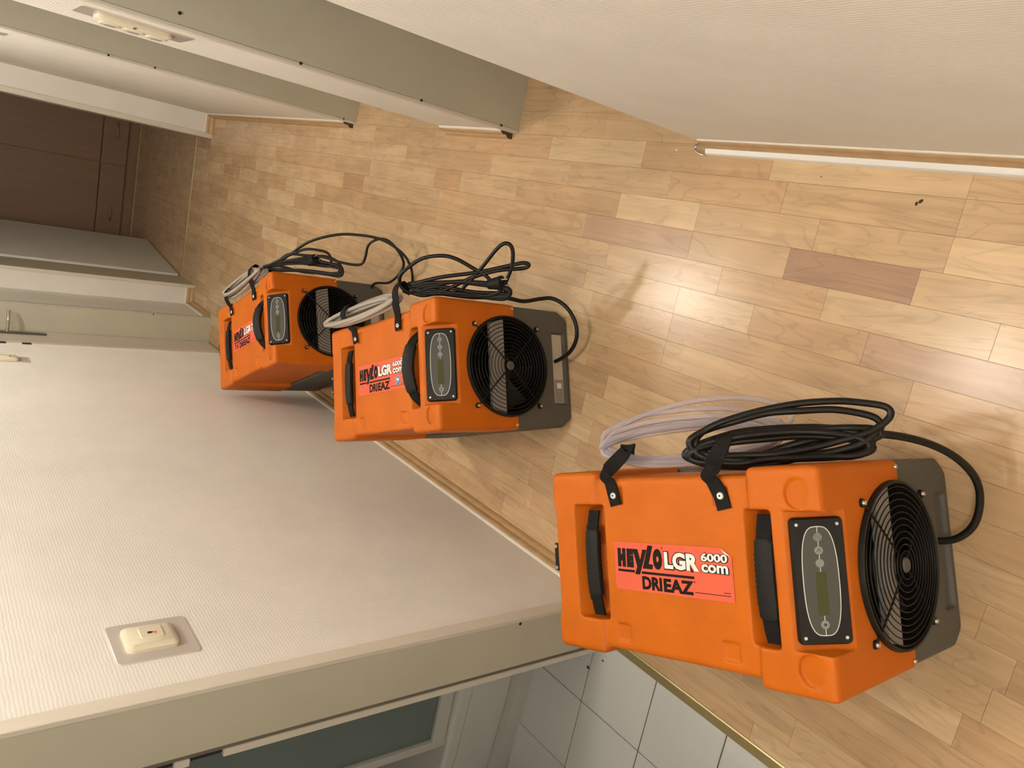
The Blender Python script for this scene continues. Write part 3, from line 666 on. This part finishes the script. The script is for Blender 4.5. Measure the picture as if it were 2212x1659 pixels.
def make_fan(root):
    g = empty('fan', (0, 0, 0)); bpy.data.objects.remove(g)
    fn = MB()
    n = 64; v = []; f = []
    prof = [(.1285,.03),(.1285,-.004),(.1310,-.008),(.1345,-.008),(.1365,-.002),(.1365,.004)]
    for i in range(n):
        a = 2*math.pi*i/n
        for r, y in prof: v.append((r*math.cos(a), y, FZ+r*math.sin(a)))
    k = len(prof)
    for i in range(n):
        for j in range(k-1): f.append((i*k+j, ((i+1)%n)*k+j, ((i+1)%n)*k+j+1, i*k+j+1))
    gd = MB().add(v, f).build('fan_guard', 'black_plastic', root, smooth='auto')
    dome = lambda r: -.007-.005*(1-(r/.13)**2)
    for i in range(11):
        r = .0225+i*.0103; MB().ring((0, dome(r), FZ), (0,1,0), r, .0011, 56, 6).build('wire_ring', 'black_plastic', gd, smooth=True)
    for q in range(4):
        a = math.radians(45+90*q); ca, sa = math.cos(a), math.sin(a)
        MB().tube([(r*ca, dome(r)+.0025 if r < .128 else -.003, FZ+r*sa) for r in (.010,.03,.05,.07,.09,.11,.127,.140,.150)], .0019, 6).build('spoke', 'black_plastic', gd, smooth=True)
        MB().cyl((.151*ca, .001, FZ+.151*sa), (0,-1,0), .0075, .005, 16, .0065).build('eyelet', 'black_plastic', gd, smooth='auto')
        MB().cyl((.151*ca, -.004, FZ+.151*sa), (0,-1,0), .0045, .0035, 12, .0035).build('screw', 'steel', gd, smooth='auto')
    MB().cyl((0, -.011, FZ), (0,-1,0), .0125, .003, 24, .010).build('hub', 'grey_plastic', gd, smooth='auto')
    # duct, rotor, and the grey bar that shows through the wires
    v = []; f = []
    for i in range(48):
        a = 2*math.pi*i/48
        v += [(.1288*math.cos(a), .004, FZ+.1288*math.sin(a)), (.1288*math.cos(a), .078, FZ+.1288*math.sin(a))]
    f = [(2*i, 2*((i+1)%48), 2*((i+1)%48)+1, 2*i+1) for i in range(48)]+[tuple(2*i+1 for i in range(48))]
    MB().add(v, f).build('duct', 'black_plastic', root)
    b = MB(); zz0, zz1 = .237-FZ, .283-FZ
    x0, x1 = math.sqrt(.127**2-zz0**2), math.sqrt(.127**2-zz1**2)
    b.prism([(-x0,zz0),(x0,zz0),(x1,zz1),(-x1,zz1)], lambda a,c,t: (a, .002+.010*t, FZ+c)).build('cross_bar', 'bar_grey', root)
    rt_ = MB().cyl((0, .058, FZ), (0,-1,0), .04, .03, 32, .037).build('rotor', 'black_plastic', root, smooth='auto')
    for q in range(7):
        a = 2*math.pi*q/7; v = []
        for r in (.036, .08, .120):
            for da, y in ((-.17, .055), (.22, .03)):
                aa = a+da*(1+.5*(r/.12)); v.append((r*math.cos(aa), y, FZ+r*math.sin(aa)))
        v += [(p[0], p[1]+.002, p[2]) for p in v]
        MB().add(v, [(0,1,3,2),(2,3,5,4),(6,8,9,7),(8,10,11,9),(0,6,7,1),(4,5,11,10),(0,2,8,6),(2,4,10,8),(1,7,9,3),(3,9,11,5)]).build('blade', 'black_plastic', rt_, smooth='auto')

def make_strap(root, y, path, width=.027):
    s = ribbon(path, width, .0024).build('strap', 'webbing', root, smooth='auto')
    MB().cyl((.125, y, .4505), (0,0,1), .0066, .0022, 20, .0052).build('rivet', 'rivet_white', s, smooth='auto')
    MB().cyl((.125, y, .4525), (0,0,1), .0018, .0006, 10).build('rivet_hole', 'dark_hole', s)
    return s
def shared_parts(root):
    obj('shell', ME_SHELL, root)['label'] = 'orange moulded upper shell'; obj('base', ME_BASE, root)['label'] = 'dark grey moulded lower half'
    make_panel(root); make_fan(root)
    for sx in (-1, 1): MB().cyl((sx*.157, .0005, .205), (0,-1,0), .0045, .0025, 12, .0035).build('shell_screw', 'steel', root, smooth='auto')
    lt = MB().box(-.024, .030, .5665, .580, .395, .4535).build('latch', 'black_plastic', root, bevel=.002)
    for x_ in (-.018, .024): MB().cyl((x_, .574, .4535), (0,0,1), .0035, .0015, 10).build('latch_screw', 'steel', lt)
    for sx in (-1, 1):
        for y_ in (.05, .53): MB().cyl((sx*.12, y_, -.0), (0,0,1), .014, .012, 16, .012).build('foot', 'rubber', root, smooth='auto')

def machine(loc, deg, label, group='three orange dehumidifiers standing in the corridor'):
    r = empty('dehumidifier', (*loc, 0), math.radians(deg)); return tag(r, label, 'dehumidifier', group)
proto_children = None
def copy_parts(src, dst):
    for ch in list(src.children):
        c = ch.copy(); C.objects.link(c); c.parent = dst
        for g in ch.children:
            k = g.copy(); C.objects.link(k); k.parent = c
# the nearest machine
u1 = machine((-.403, .452), 22.9, 'nearest orange dehumidifier with black cord and clear hose coiled at its side')
shared_parts(u1)
u2 = machine((-.364, 1.524), 22.6, 'middle orange dehumidifier with round blue badge on its label and a loose looping cord'); copy_parts(u1, u2)
u3 = machine((-.482, 2.587), 26.5, 'farthest orange dehumidifier, partly hidden behind the middle one'); copy_parts(u1, u3)
for r_ in (u2, u3):
    MB().box(-.097, .099, .0085, .0105, .020, .058).build('rating_plate', 'plate_beige', r_, bevel=.0006)
    MB().box(-.096, -.03, .0078, .0087, .024, .054).build('plate_print', 'bar_grey', r_); MB().box(-.055, -.04, .0070, .008, .030, .046).build('plate_window', 'ink_white', r_)
make_label(u1); make_label(u2, badge=True); make_label(u3, scrawl=True)
make_handle(u1, .101, .012, 0, .441); hb = make_handle(u1, .472, .010, 0, .441)
for x_ in (.052, -.058): MB().box(x_-.018, x_+.018, .487, .497, .418, .444).build('handle_clip', 'black_plastic', hb, bevel=.004)
make_handle(u2, .103, .044, .006, .428); make_handle(u2, .476, .010, 0, .440)
make_handle(u3, .103, .044, .006, .428); make_handle(u3, .476, .010, 0, .440)
# straps: over the top edge, round the coils, back to the side
make_strap(u1, .412, [(.107,.408,.4485),(.125,.412,.4495),(.148,.418,.4505),(.160,.424,.456),(.172,.420,.452),(.188,.390,.460),(.208,.362,.460),(.217,.372,.445),(.208,.392,.425),(.196,.40,.412)])
make_strap(u1, .175, [(.103,.170,.4485),(.125,.175,.4495),(.146,.186,.4505),(.158,.192,.457),(.170,.185,.453),(.188,.168,.464),(.208,.152,.464),(.222,.162,.446),(.214,.185,.42),(.20,.195,.41)])
make_strap(u2, .430, [(.112,.430,.4485),(.128,.432,.4495),(.150,.436,.4510),(.163,.445,.458),(.180,.450,.470),(.205,.455,.476),(.228,.455,.460),(.229,.475,.44),(.215,.485,.425)])
make_strap(u2, .190, [(.112,.190,.4485),(.128,.191,.4495),(.150,.186,.4510),(.163,.180,.457),(.185,.165,.470),(.215,.155,.474),(.235,.16,.455),(.23,.178,.43),(.215,.19,.42)])
make_strap(u3, .430, [(.112,.430,.4485),(.128,.432,.4495),(.150,.436,.4510),(.163,.440,.458),(.180,.425,.470),(.205,.410,.474),(.226,.410,.455),(.225,.43,.435),(.21,.44,.42)])
make_strap(u3, .190, [(.112,.190,.4485),(.128,.191,.4495),(.150,.186,.4510),(.163,.180,.457),(.185,.165,.470),(.215,.155,.474),(.235,.16,.455),(.23,.178,.43),(.215,.19,.42)])

# ---------------------------------------------------------------- cords and hoses (machine-local paths)
CORD_u1_black = [(0.195,0.238,0.449),(0.205,0.230,0.443),(0.214,0.208,0.426),(0.220,0.176,0.402),(0.223,0.137,0.372),(0.222,0.096,0.342),(0.219,0.059,0.314),(0.212,0.030,0.291),(0.204,0.011,0.277),(0.194,0.004,0.272),(0.185,0.011,0.277),(0.178,0.030,0.292),(0.178,0.060,0.314),(0.178,0.096,0.342),(0.167,0.135,0.372),(0.170,0.172,0.400),(0.175,0.203,0.423),(0.183,0.222,0.438),(0.192,0.229,0.443),(0.201,0.222,0.438),(0.209,0.202,0.423),(0.215,0.171,0.400),(0.218,0.134,0.372),(0.218,0.095,0.343),(0.214,0.059,0.315),(0.208,0.031,0.294),(0.200,0.012,0.280),(0.191,0.007,0.276),(0.182,0.014,0.281),(0.178,0.033,0.296),(0.178,0.063,0.319),(0.178,0.100,0.347),(0.167,0.140,0.377),(0.169,0.178,0.406),(0.175,0.210,0.430),(0.184,0.230,0.446),(0.194,0.238,0.452),(0.204,0.229,0.446),(0.212,0.208,0.429),(0.219,0.175,0.405),(0.223,0.136,0.376),(0.223,0.096,0.345),(0.221,0.059,0.317),(0.215,0.029,0.294),(0.208,0.009,0.280),(0.199,0.002,0.274),(0.190,0.008,0.279),(0.182,0.026,0.293),(0.178,0.055,0.314),(0.178,0.090,0.341),(0.178,0.129,0.371),(0.173,0.165,0.399),(0.179,0.196,0.422),(0.188,0.215,0.437),(0.199,0.222,0.441),(0.210,0.214,0.436),(0.219,0.194,0.421),(0.226,0.163,0.398),(0.230,0.126,0.369),(0.229,0.087,0.340),(0.225,0.052,0.313),(0.218,0.024,0.292),(0.208,0.006,0.279),(0.198,0.000,0.275),(0.188,0.008,0.280),(0.180,0.027,0.295),(0.178,0.056,0.317),(0.178,0.091,0.344),(0.178,0.130,0.373),(0.172,0.166,0.401),(0.177,0.196,0.423),(0.184,0.215,0.438),(0.191,0.222,0.443),(0.199,0.215,0.439),(0.206,0.196,0.424),(0.211,0.166,0.402),(0.213,0.130,0.374),(0.213,0.092,0.346),(0.210,0.056,0.319),(0.205,0.028,0.297),(0.198,0.009,0.283),(0.191,0.003,0.278),(0.183,0.009,0.283),(0.178,0.028,0.298),(0.178,0.057,0.320),(0.178,0.094,0.348),(0.167,0.133,0.378),(0.170,0.172,0.407),(0.176,0.204,0.431),(0.184,0.225,0.448),(0.194,0.233,0.454),(0.204,0.225,0.448),(0.213,0.203,0.431),(0.219,0.170,0.406),(0.223,0.131,0.377),(0.224,0.091,0.346),(0.221,0.054,0.319),(0.216,0.024,0.296),(0.208,0.005,0.282),(0.198,-0.001,0.278),(0.189,0.006,0.283),(0.180,0.025,0.297),(0.178,0.054,0.319),(0.178,0.089,0.346),(0.178,0.128,0.375),(0.170,0.164,0.403),(0.177,0.193,0.425),(0.186,0.213,0.440),(0.197,0.219,0.445),(0.208,0.212,0.440),(0.217,0.193,0.425),(0.223,0.163,0.403),(0.226,0.126,0.375),(0.225,0.088,0.346),(0.220,0.053,0.320),(0.213,0.025,0.299),(0.204,0.007,0.285),(0.194,0.001,0.280),(0.185,0.008,0.286),(0.178,0.027,0.300),(0.178,0.056,0.323),(0.178,0.092,0.350),(0.169,0.132,0.380),(0.172,0.169,0.409),(0.177,0.200,0.432),(0.183,0.221,0.448),(0.190,0.229,0.454),(0.199,0.221,0.448),(0.207,0.199,0.432),(0.214,0.167,0.408),(0.220,0.128,0.378),(0.223,0.087,0.347),(0.224,0.048,0.318),(0.222,0.017,0.295),(0.218,-0.003,0.279),(0.211,-0.012,0.273),(0.203,-0.006,0.277),(0.194,0.012,0.291),(0.187,0.041,0.313),(0.181,0.078,0.341),(0.178,0.118,0.371),(0.179,0.156,0.401),(0.185,0.189,0.426),(0.195,0.211,0.442),(0.209,0.218,0.448),(0.224,0.212,0.443),(0.239,0.190,0.427),(0.252,0.157,0.402),(0.262,0.117,0.372),(0.267,0.074,0.340),(0.267,0.035,0.310),(0.262,0.002,0.285),(0.254,-0.019,0.269),(0.243,-0.027,0.264),(0.230,-0.020,0.268),(0.216,-0.000,0.284),(0.204,0.031,0.308),(0.194,0.071,0.338),(0.188,0.115,0.371),(0.187,0.157,0.403),(0.190,0.193,0.430),(0.198,0.217,0.449),(0.209,0.226,0.456),(0.222,0.219,0.450),(0.235,0.196,0.433),(0.246,0.162,0.407),(0.254,0.121,0.376),(0.256,0.078,0.344),(0.253,0.039,0.315),(0.246,0.009,0.292),(0.235,-0.010,0.278),(0.222,-0.015,0.274),(0.208,-0.007,0.280),(0.196,0.013,0.296),(0.185,0.044,0.319),(0.178,0.082,0.348),(0.178,0.122,0.378),(0.175,0.160,0.407),(0.180,0.190,0.430),(0.188,0.210,0.445),(0.196,0.216,0.450),(0.206,0.209,0.445),(0.213,0.189,0.430),(0.219,0.159,0.407),(0.221,0.123,0.380),(0.220,0.085,0.351),(0.216,0.051,0.325),(0.210,0.023,0.305),(0.202,0.006,0.291),(0.193,0.000,0.287),(0.185,0.007,0.293),(0.178,0.025,0.307),(0.178,0.053,0.328),(0.178,0.088,0.354),(0.178,0.125,0.382),(0.173,0.160,0.409),(0.179,0.189,0.431),(0.186,0.208,0.445)]
CORD_u1_lead = [(0.186,0.155,0.360),(0.203,0.097,0.340),(0.212,0.053,0.300),(0.212,-0.000,0.250),(0.197,-0.039,0.190),(0.170,-0.063,0.130),(0.133,-0.075,0.085),(0.093,-0.071,0.060),(0.048,-0.052,0.048),(0.022,-0.017,0.045),(0.018,0.030,0.050)]
CORD_u1_hose = [(0.212,0.444,0.442),(0.224,0.437,0.434),(0.235,0.412,0.418),(0.242,0.373,0.396),(0.246,0.324,0.373),(0.246,0.273,0.350),(0.242,0.227,0.330),(0.234,0.190,0.316),(0.225,0.166,0.309),(0.215,0.157,0.310),(0.204,0.164,0.317),(0.195,0.186,0.331),(0.187,0.220,0.350),(0.183,0.264,0.371),(0.181,0.312,0.394),(0.184,0.360,0.414),(0.189,0.400,0.430),(0.198,0.429,0.439),(0.208,0.441,0.440),(0.219,0.435,0.433),(0.230,0.411,0.417),(0.239,0.374,0.396),(0.245,0.327,0.372),(0.248,0.277,0.349),(0.246,0.230,0.328),(0.241,0.192,0.313),(0.232,0.166,0.304),(0.221,0.154,0.304),(0.209,0.158,0.311),(0.197,0.177,0.324),(0.187,0.210,0.343),(0.180,0.253,0.366),(0.176,0.302,0.389),(0.178,0.351,0.410),(0.186,0.394,0.427),(0.198,0.426,0.436),(0.215,0.441,0.436),(0.232,0.437,0.426),(0.247,0.413,0.409),(0.257,0.372,0.386),(0.262,0.323,0.361),(0.262,0.270,0.338),(0.256,0.221,0.318),(0.246,0.181,0.304),(0.234,0.156,0.297),(0.220,0.145,0.298),(0.208,0.151,0.306),(0.197,0.173,0.321),(0.189,0.209,0.340),(0.184,0.255,0.363),(0.184,0.306,0.386),(0.187,0.356,0.407),(0.194,0.399,0.424),(0.202,0.429,0.434),(0.212,0.442,0.435),(0.222,0.434,0.428),(0.232,0.409,0.412),(0.241,0.369,0.389),(0.248,0.319,0.364),(0.252,0.268,0.339),(0.252,0.219,0.317),(0.248,0.180,0.301),(0.241,0.154,0.292),(0.231,0.142,0.291),(0.219,0.147,0.297),(0.207,0.167,0.312),(0.195,0.200,0.332),(0.186,0.244,0.355),(0.181,0.293,0.380),(0.182,0.343,0.402),(0.188,0.388,0.419),(0.201,0.420,0.429),(0.219,0.437,0.428),(0.240,0.435,0.418),(0.260,0.413,0.400),(0.277,0.374,0.375),(0.289,0.325,0.347),(0.293,0.271,0.321),(0.291,0.220,0.299),(0.282,0.179,0.284),(0.269,0.150,0.276),(0.253,0.137,0.277),(0.235,0.142,0.287),(0.218,0.162,0.303),(0.204,0.198,0.325),(0.193,0.244,0.350),(0.188,0.296,0.376),(0.189,0.350,0.400),(0.197,0.397,0.418),(0.210,0.432,0.428),(0.227,0.450,0.429),(0.245,0.445,0.419),(0.260,0.421,0.401),(0.272,0.380,0.378),(0.277,0.328,0.352),(0.277,0.275,0.328),(0.270,0.225,0.308),(0.259,0.185,0.294),(0.246,0.159,0.288),(0.231,0.149,0.290),(0.216,0.156,0.299),(0.203,0.179,0.315),(0.193,0.216,0.336),(0.187,0.262,0.359),(0.185,0.314,0.383),(0.187,0.364,0.405),(0.192,0.407,0.422),(0.200,0.437,0.433),(0.209,0.449,0.434),(0.219,0.442,0.427),(0.228,0.416,0.411),(0.235,0.376,0.390),(0.239,0.328,0.366),(0.241,0.277,0.342),(0.238,0.230,0.322),(0.233,0.192,0.307),(0.226,0.167,0.298),(0.217,0.156,0.297),(0.207,0.162,0.304),(0.198,0.182,0.317),(0.190,0.216,0.335),(0.185,0.259,0.357),(0.183,0.308,0.380),(0.186,0.356,0.400),(0.193,0.398,0.417),(0.203,0.428,0.426),(0.216,0.441,0.426),(0.230,0.436,0.417),(0.242,0.412,0.402),(0.250,0.373,0.380),(0.254,0.325,0.357),(0.254,0.275,0.334),(0.249,0.229,0.315),(0.241,0.191,0.301),(0.230,0.167,0.295),(0.218,0.157,0.295),(0.207,0.164,0.303),(0.196,0.185,0.317),(0.189,0.220,0.336),(0.184,0.264,0.357),(0.183,0.313,0.380),(0.186,0.361,0.400),(0.193,0.402,0.416),(0.202,0.431,0.426)]
CORD_u2_black = [(0.204,0.141,0.397),(0.216,0.170,0.426),(0.234,0.177,0.445),(0.257,0.164,0.452),(0.276,0.133,0.441),(0.291,0.094,0.423),(0.292,0.053,0.393),(0.280,0.025,0.365),(0.249,-0.003,0.322),(0.234,-0.016,0.302),(0.210,-0.024,0.279),(0.197,-0.042,0.257),(0.187,-0.045,0.247),(0.177,-0.024,0.256),(0.187,0.017,0.293),(0.199,0.067,0.339),(0.216,0.116,0.386),(0.225,0.139,0.410),(0.231,0.155,0.427),(0.242,0.082,0.380),(0.244,-0.002,0.319),(0.252,-0.079,0.267),(0.254,-0.107,0.248),(0.248,-0.116,0.238),(0.242,-0.101,0.244),(0.243,-0.048,0.285),(0.234,0.012,0.322),(0.213,0.079,0.357),(0.203,0.132,0.389),(0.210,0.157,0.413),(0.223,0.139,0.408),(0.229,0.080,0.369),(0.221,0.018,0.318),(0.210,-0.022,0.280),(0.199,-0.044,0.256),(0.185,-0.046,0.246),(0.178,-0.025,0.256),(0.189,0.016,0.294),(0.206,0.049,0.330),(0.227,0.021,0.324),(0.254,-0.017,0.315),(0.296,-0.074,0.302),(0.302,-0.096,0.290),(0.286,-0.100,0.277),(0.252,-0.082,0.266),(0.219,-0.054,0.263),(0.198,-0.033,0.264),(0.187,-0.002,0.280),(0.191,0.052,0.322),(0.207,0.111,0.376),(0.216,0.135,0.401),(0.220,0.094,0.373),(0.199,0.030,0.311),(0.188,-0.030,0.259),(0.181,-0.036,0.250),(0.178,-0.006,0.270),(0.231,0.158,0.428),(0.231,0.104,0.389),(0.225,0.046,0.342),(0.209,-0.012,0.287),(0.200,-0.045,0.256),(0.188,-0.045,0.247),(0.183,-0.021,0.262),(0.185,0.030,0.301),(0.198,0.084,0.351),(0.214,0.133,0.398),(0.226,0.160,0.426),(0.225,0.105,0.385),(0.227,0.038,0.337),(0.210,-0.010,0.289),(0.200,-0.043,0.258),(0.189,-0.046,0.248),(0.175,-0.023,0.255),(0.190,0.025,0.301),(0.200,0.082,0.351),(0.208,0.135,0.396),(0.228,0.157,0.426),(0.229,0.104,0.387),(0.226,0.045,0.341),(0.215,-0.014,0.290),(0.197,-0.038,0.260),(0.186,-0.042,0.248),(0.180,-0.022,0.260),(0.191,0.021,0.298),(0.204,0.084,0.355),(0.214,0.135,0.399)]
CORD_u2_lead = [(0.200,0.060,0.330),(0.186,-0.000,0.230),(0.177,-0.021,0.180),(0.186,-0.034,0.130),(0.186,-0.052,0.100),(0.159,-0.082,0.080),(0.115,-0.094,0.060),(0.073,-0.084,0.050),(0.041,-0.050,0.045),(0.023,0.001,0.047),(0.024,0.030,0.050)]
CORD_u2_hose = [(0.178,0.559,0.447),(0.183,0.543,0.446),(0.194,0.491,0.440),(0.201,0.417,0.431),(0.203,0.337,0.420),(0.200,0.267,0.410),(0.192,0.219,0.403),(0.181,0.201,0.399),(0.169,0.215,0.399),(0.167,0.259,0.404),(0.167,0.326,0.412),(0.167,0.405,0.423),(0.178,0.481,0.434),(0.178,0.538,0.443),(0.178,0.561,0.447),(0.188,0.544,0.447),(0.201,0.492,0.441),(0.208,0.418,0.432),(0.210,0.337,0.421),(0.206,0.266,0.411),(0.196,0.216,0.403),(0.184,0.196,0.399),(0.171,0.208,0.399),(0.167,0.250,0.403),(0.167,0.316,0.411),(0.167,0.394,0.422),(0.178,0.470,0.433),(0.178,0.526,0.442),(0.181,0.548,0.447),(0.195,0.532,0.446),(0.206,0.481,0.440),(0.211,0.408,0.431),(0.211,0.329,0.420),(0.205,0.261,0.410),(0.195,0.214,0.403),(0.183,0.197,0.399),(0.170,0.212,0.399),(0.167,0.256,0.404),(0.167,0.323,0.412),(0.167,0.402,0.423),(0.178,0.477,0.433),(0.178,0.532,0.442),(0.178,0.555,0.446),(0.183,0.538,0.445),(0.194,0.488,0.440),(0.202,0.415,0.431),(0.204,0.336,0.420),(0.201,0.265,0.410),(0.193,0.216,0.403),(0.181,0.196,0.398),(0.169,0.207,0.398),(0.167,0.249,0.403),(0.167,0.315,0.411),(0.167,0.395,0.421),(0.178,0.472,0.432),(0.178,0.529,0.442),(0.178,0.553,0.447),(0.194,0.537,0.447),(0.206,0.484,0.441),(0.213,0.409,0.431),(0.213,0.328,0.420),(0.207,0.257,0.410),(0.196,0.210,0.402),(0.182,0.192,0.398),(0.169,0.206,0.398),(0.167,0.251,0.403),(0.167,0.318,0.411),(0.167,0.398,0.422),(0.178,0.474,0.433),(0.178,0.531,0.442)]
CORD_u3_black = [(0.220,0.141,0.421),(0.230,0.085,0.390),(0.228,-0.006,0.325),(0.209,-0.054,0.277),(0.180,-0.092,0.228),(0.168,-0.082,0.225),(0.164,-0.049,0.245),(0.192,0.028,0.321),(0.205,0.088,0.372),(0.216,0.138,0.415),(0.235,0.087,0.395),(0.218,0.000,0.322),(0.197,-0.051,0.270),(0.178,-0.088,0.229),(0.170,-0.084,0.225),(0.168,-0.056,0.243),(0.188,0.026,0.316),(0.220,0.086,0.383),(0.229,0.139,0.427),(0.232,0.076,0.385),(0.230,0.003,0.333),(0.203,-0.065,0.265),(0.190,-0.090,0.237),(0.171,-0.081,0.228),(0.167,-0.059,0.240),(0.196,0.026,0.322),(0.206,0.098,0.380),(0.220,0.155,0.431),(0.231,0.091,0.395),(0.233,0.022,0.349),(0.227,-0.062,0.286),(0.204,-0.095,0.245),(0.169,-0.092,0.219),(0.161,-0.068,0.230),(0.189,0.007,0.303),(0.213,0.102,0.388),(0.225,0.131,0.418),(0.240,0.074,0.391),(0.257,-0.021,0.338),(0.246,-0.067,0.298),(0.231,-0.087,0.272),(0.207,-0.079,0.258),(0.192,-0.058,0.260),(0.217,0.018,0.333),(0.227,0.104,0.401),(0.221,0.144,0.424),(0.233,0.086,0.393),(0.225,0.012,0.336),(0.201,-0.065,0.263),(0.176,-0.091,0.225),(0.155,-0.069,0.223),(0.183,-0.005,0.291),(0.205,0.075,0.363),(0.222,0.128,0.413),(0.236,0.084,0.394),(0.252,0.034,0.372),(0.239,-0.014,0.328),(0.225,-0.061,0.285),(0.198,-0.103,0.234),(0.182,-0.139,0.197),(0.181,-0.165,0.178),(0.201,-0.190,0.176),(0.233,-0.222,0.179),(0.245,-0.261,0.162),(0.235,-0.287,0.136),(0.203,-0.295,0.105),(0.166,-0.290,0.080),(0.144,-0.273,0.074),(0.122,-0.240,0.079),(0.128,-0.142,0.060),(0.160,-0.020,0.050),(0.120,0.030,0.050)]
CORD_u3_loop = [(0.227,0.123,0.414),(0.235,0.079,0.389),(0.253,0.023,0.365),(0.278,-0.058,0.328),(0.282,-0.154,0.265),(0.267,-0.219,0.208),(0.246,-0.265,0.160),(0.218,-0.290,0.120),(0.179,-0.304,0.080),(0.143,-0.298,0.055),(0.133,-0.252,0.020),(0.112,-0.230,0.008),(0.084,-0.229,0.008)]
CORD_u3_hose = [(0.189,0.455,0.443),(0.202,0.426,0.449),(0.216,0.348,0.450),(0.228,0.244,0.446),(0.234,0.144,0.438),(0.233,0.072,0.428),(0.226,0.043,0.419),(0.215,0.065,0.413),(0.201,0.131,0.412),(0.189,0.228,0.415),(0.182,0.332,0.423),(0.183,0.412,0.434),(0.192,0.443,0.445),(0.206,0.415,0.451),(0.221,0.337,0.452),(0.232,0.235,0.447),(0.237,0.138,0.439),(0.236,0.069,0.429),(0.228,0.045,0.421),(0.216,0.069,0.415),(0.202,0.137,0.413),(0.190,0.234,0.417),(0.183,0.335,0.424),(0.183,0.413,0.434),(0.190,0.443,0.443),(0.204,0.416,0.449),(0.219,0.338,0.450),(0.231,0.232,0.446),(0.237,0.128,0.438),(0.237,0.050,0.428),(0.230,0.017,0.418),(0.218,0.035,0.412),(0.205,0.101,0.411),(0.193,0.202,0.415),(0.187,0.312,0.424),(0.189,0.399,0.436),(0.198,0.432,0.448),(0.212,0.400,0.453),(0.225,0.313,0.452),(0.236,0.202,0.446),(0.240,0.099,0.436),(0.238,0.028,0.426),(0.229,0.005,0.417),(0.217,0.034,0.411),(0.203,0.108,0.410),(0.191,0.212,0.414),(0.184,0.319,0.423),(0.184,0.399,0.433)]
def cord(name, pts, r, m, root, k=5, seed=1, jit=.0):
    rg = random.Random(seed); P = [Vector(p)+Vector((rg.uniform(0,jit), rg.uniform(-jit,jit), rg.uniform(-jit,jit))) for p in pts]
    return MB().tube(spline(P, k), r, 10).build(name, m, root, smooth='auto')
cord('power_cord', CORD_u1_black, .0058, 'cord_black', u1, 4, 3, .003); cord('cord_lead', CORD_u1_lead, .0066, 'cord_black', u1, 8)
cord('drain_hose', CORD_u1_hose, .0052, 'hose_clear', u1, 4, 5, .002)
cord('power_cord', CORD_u2_black, .0052, 'cord_black', u2, 6); cord('cord_lead', CORD_u2_lead, .0056, 'cord_black', u2, 8)
def racetrack(cx, cy, cz, a, bx, turns, seed, dz):
    rg = random.Random(seed); out = []
    for k in range(turns):
        aa, bb, zz, yy = a*rg.uniform(.9, 1.02), bx*rg.uniform(.35, 1.0), cz+dz*rg.uniform(-1, 1), cy+rg.uniform(-.012, .012)
        for i in range(14):
            t = 2*math.pi*i/14; out.append((max(cx+bb*math.sin(t), .168), yy+aa*math.cos(t), zz+.006*math.sin(t+k)-.012*math.sin(t)))
    return out
cord('drain_hose', racetrack(.196, .380, .450, .198, .030, 10, 4, .020), .0060, 'hose_milky', u2, 5)
cord('power_cord', CORD_u3_black, .0048, 'cord_black', u3, 6); cord('cord_loop', CORD_u3_loop, .0050, 'cord_black', u3, 7)
cord('drain_hose', racetrack(.202, .285, .452, .180, .036, 9, 9, .022), .0058, 'hose_milky', u3, 5)
def plug(root, p, d):
    p = Vector(p); d = Vector(d).normalized(); pg = MB().cyl(p, d, .013, .034, 18, .018)
    pg.cyl(p+d*.034, d, .019, .008, 18); o = pg.build('plug', 'rubber', root, smooth='auto')
    s_ = d.orthogonal().normalized()
    for k in (-1, 1): MB().cyl(p+d*.042+s_*k*.0095, d, .0024, .019, 10).build('plug_pin', 'steel', o, smooth='auto')
plug(u2, (.215, -.005, .285), (-.06, -1, -.35)); plug(u3, (.215, -.005, .31), (.1, -1, -.2))

# ---------------------------------------------------------------- dirt on the floor
def speck(x, y, r, seed, label, m='dirt'):
    rg = random.Random(seed); n = 7; v = []
    for i in range(n):
        a = 2*math.pi*i/n; q = r*rg.uniform(.6, 1.1); v.append((q*math.cos(a)*1.2, q*math.sin(a), .0))
    v += [(p[0]*.6, p[1]*.6, r*.5*rg.uniform(.7, 1.2)) for p in v[:n]]
    f = [tuple(range(n-1,-1,-1)), tuple(range(n, 2*n))]+[(i, (i+1)%n, n+(i+1)%n, n+i) for i in range(n)]
    o = MB().add(v, f).build('dirt_crumb', m); o.location = (x, y, .0003 if x > -1 else -.0098)
    o.rotation_euler = (0, 0, seed); tag(o, label, 'crumb', 'crumbs lying on the floor')
speck(.2577, .9938, .0046, 1, 'large dark crumb beside the white floor strip'); speck(.198, .6978, .0042, 2, 'dark crumb, upper of a close pair on the parquet near the right edge')
speck(.1925, .7056, .0040, 3, 'dark crumb, lower of a close pair on the parquet near the right edge'); speck(.2555, .7000, .0022, 4, 'tiny dark crumb just below the white floor strip near the right edge')
speck(.2615, 1.3234, .0034, 5, 'white crumb on the parquet past the end of the white strip', 'crumb_white'); speck(.227, .9156, .0016, 6, 'tiny lone dark crumb on a parquet strip below the large crumb')
speck(-1.1306, 1.2077, .0062, 7, 'dark smear of dirt on a joint of the white tiles'); speck(-1.083, 1.164, .0036, 8, 'small dark crumb on a white tile next to the nearest machine')
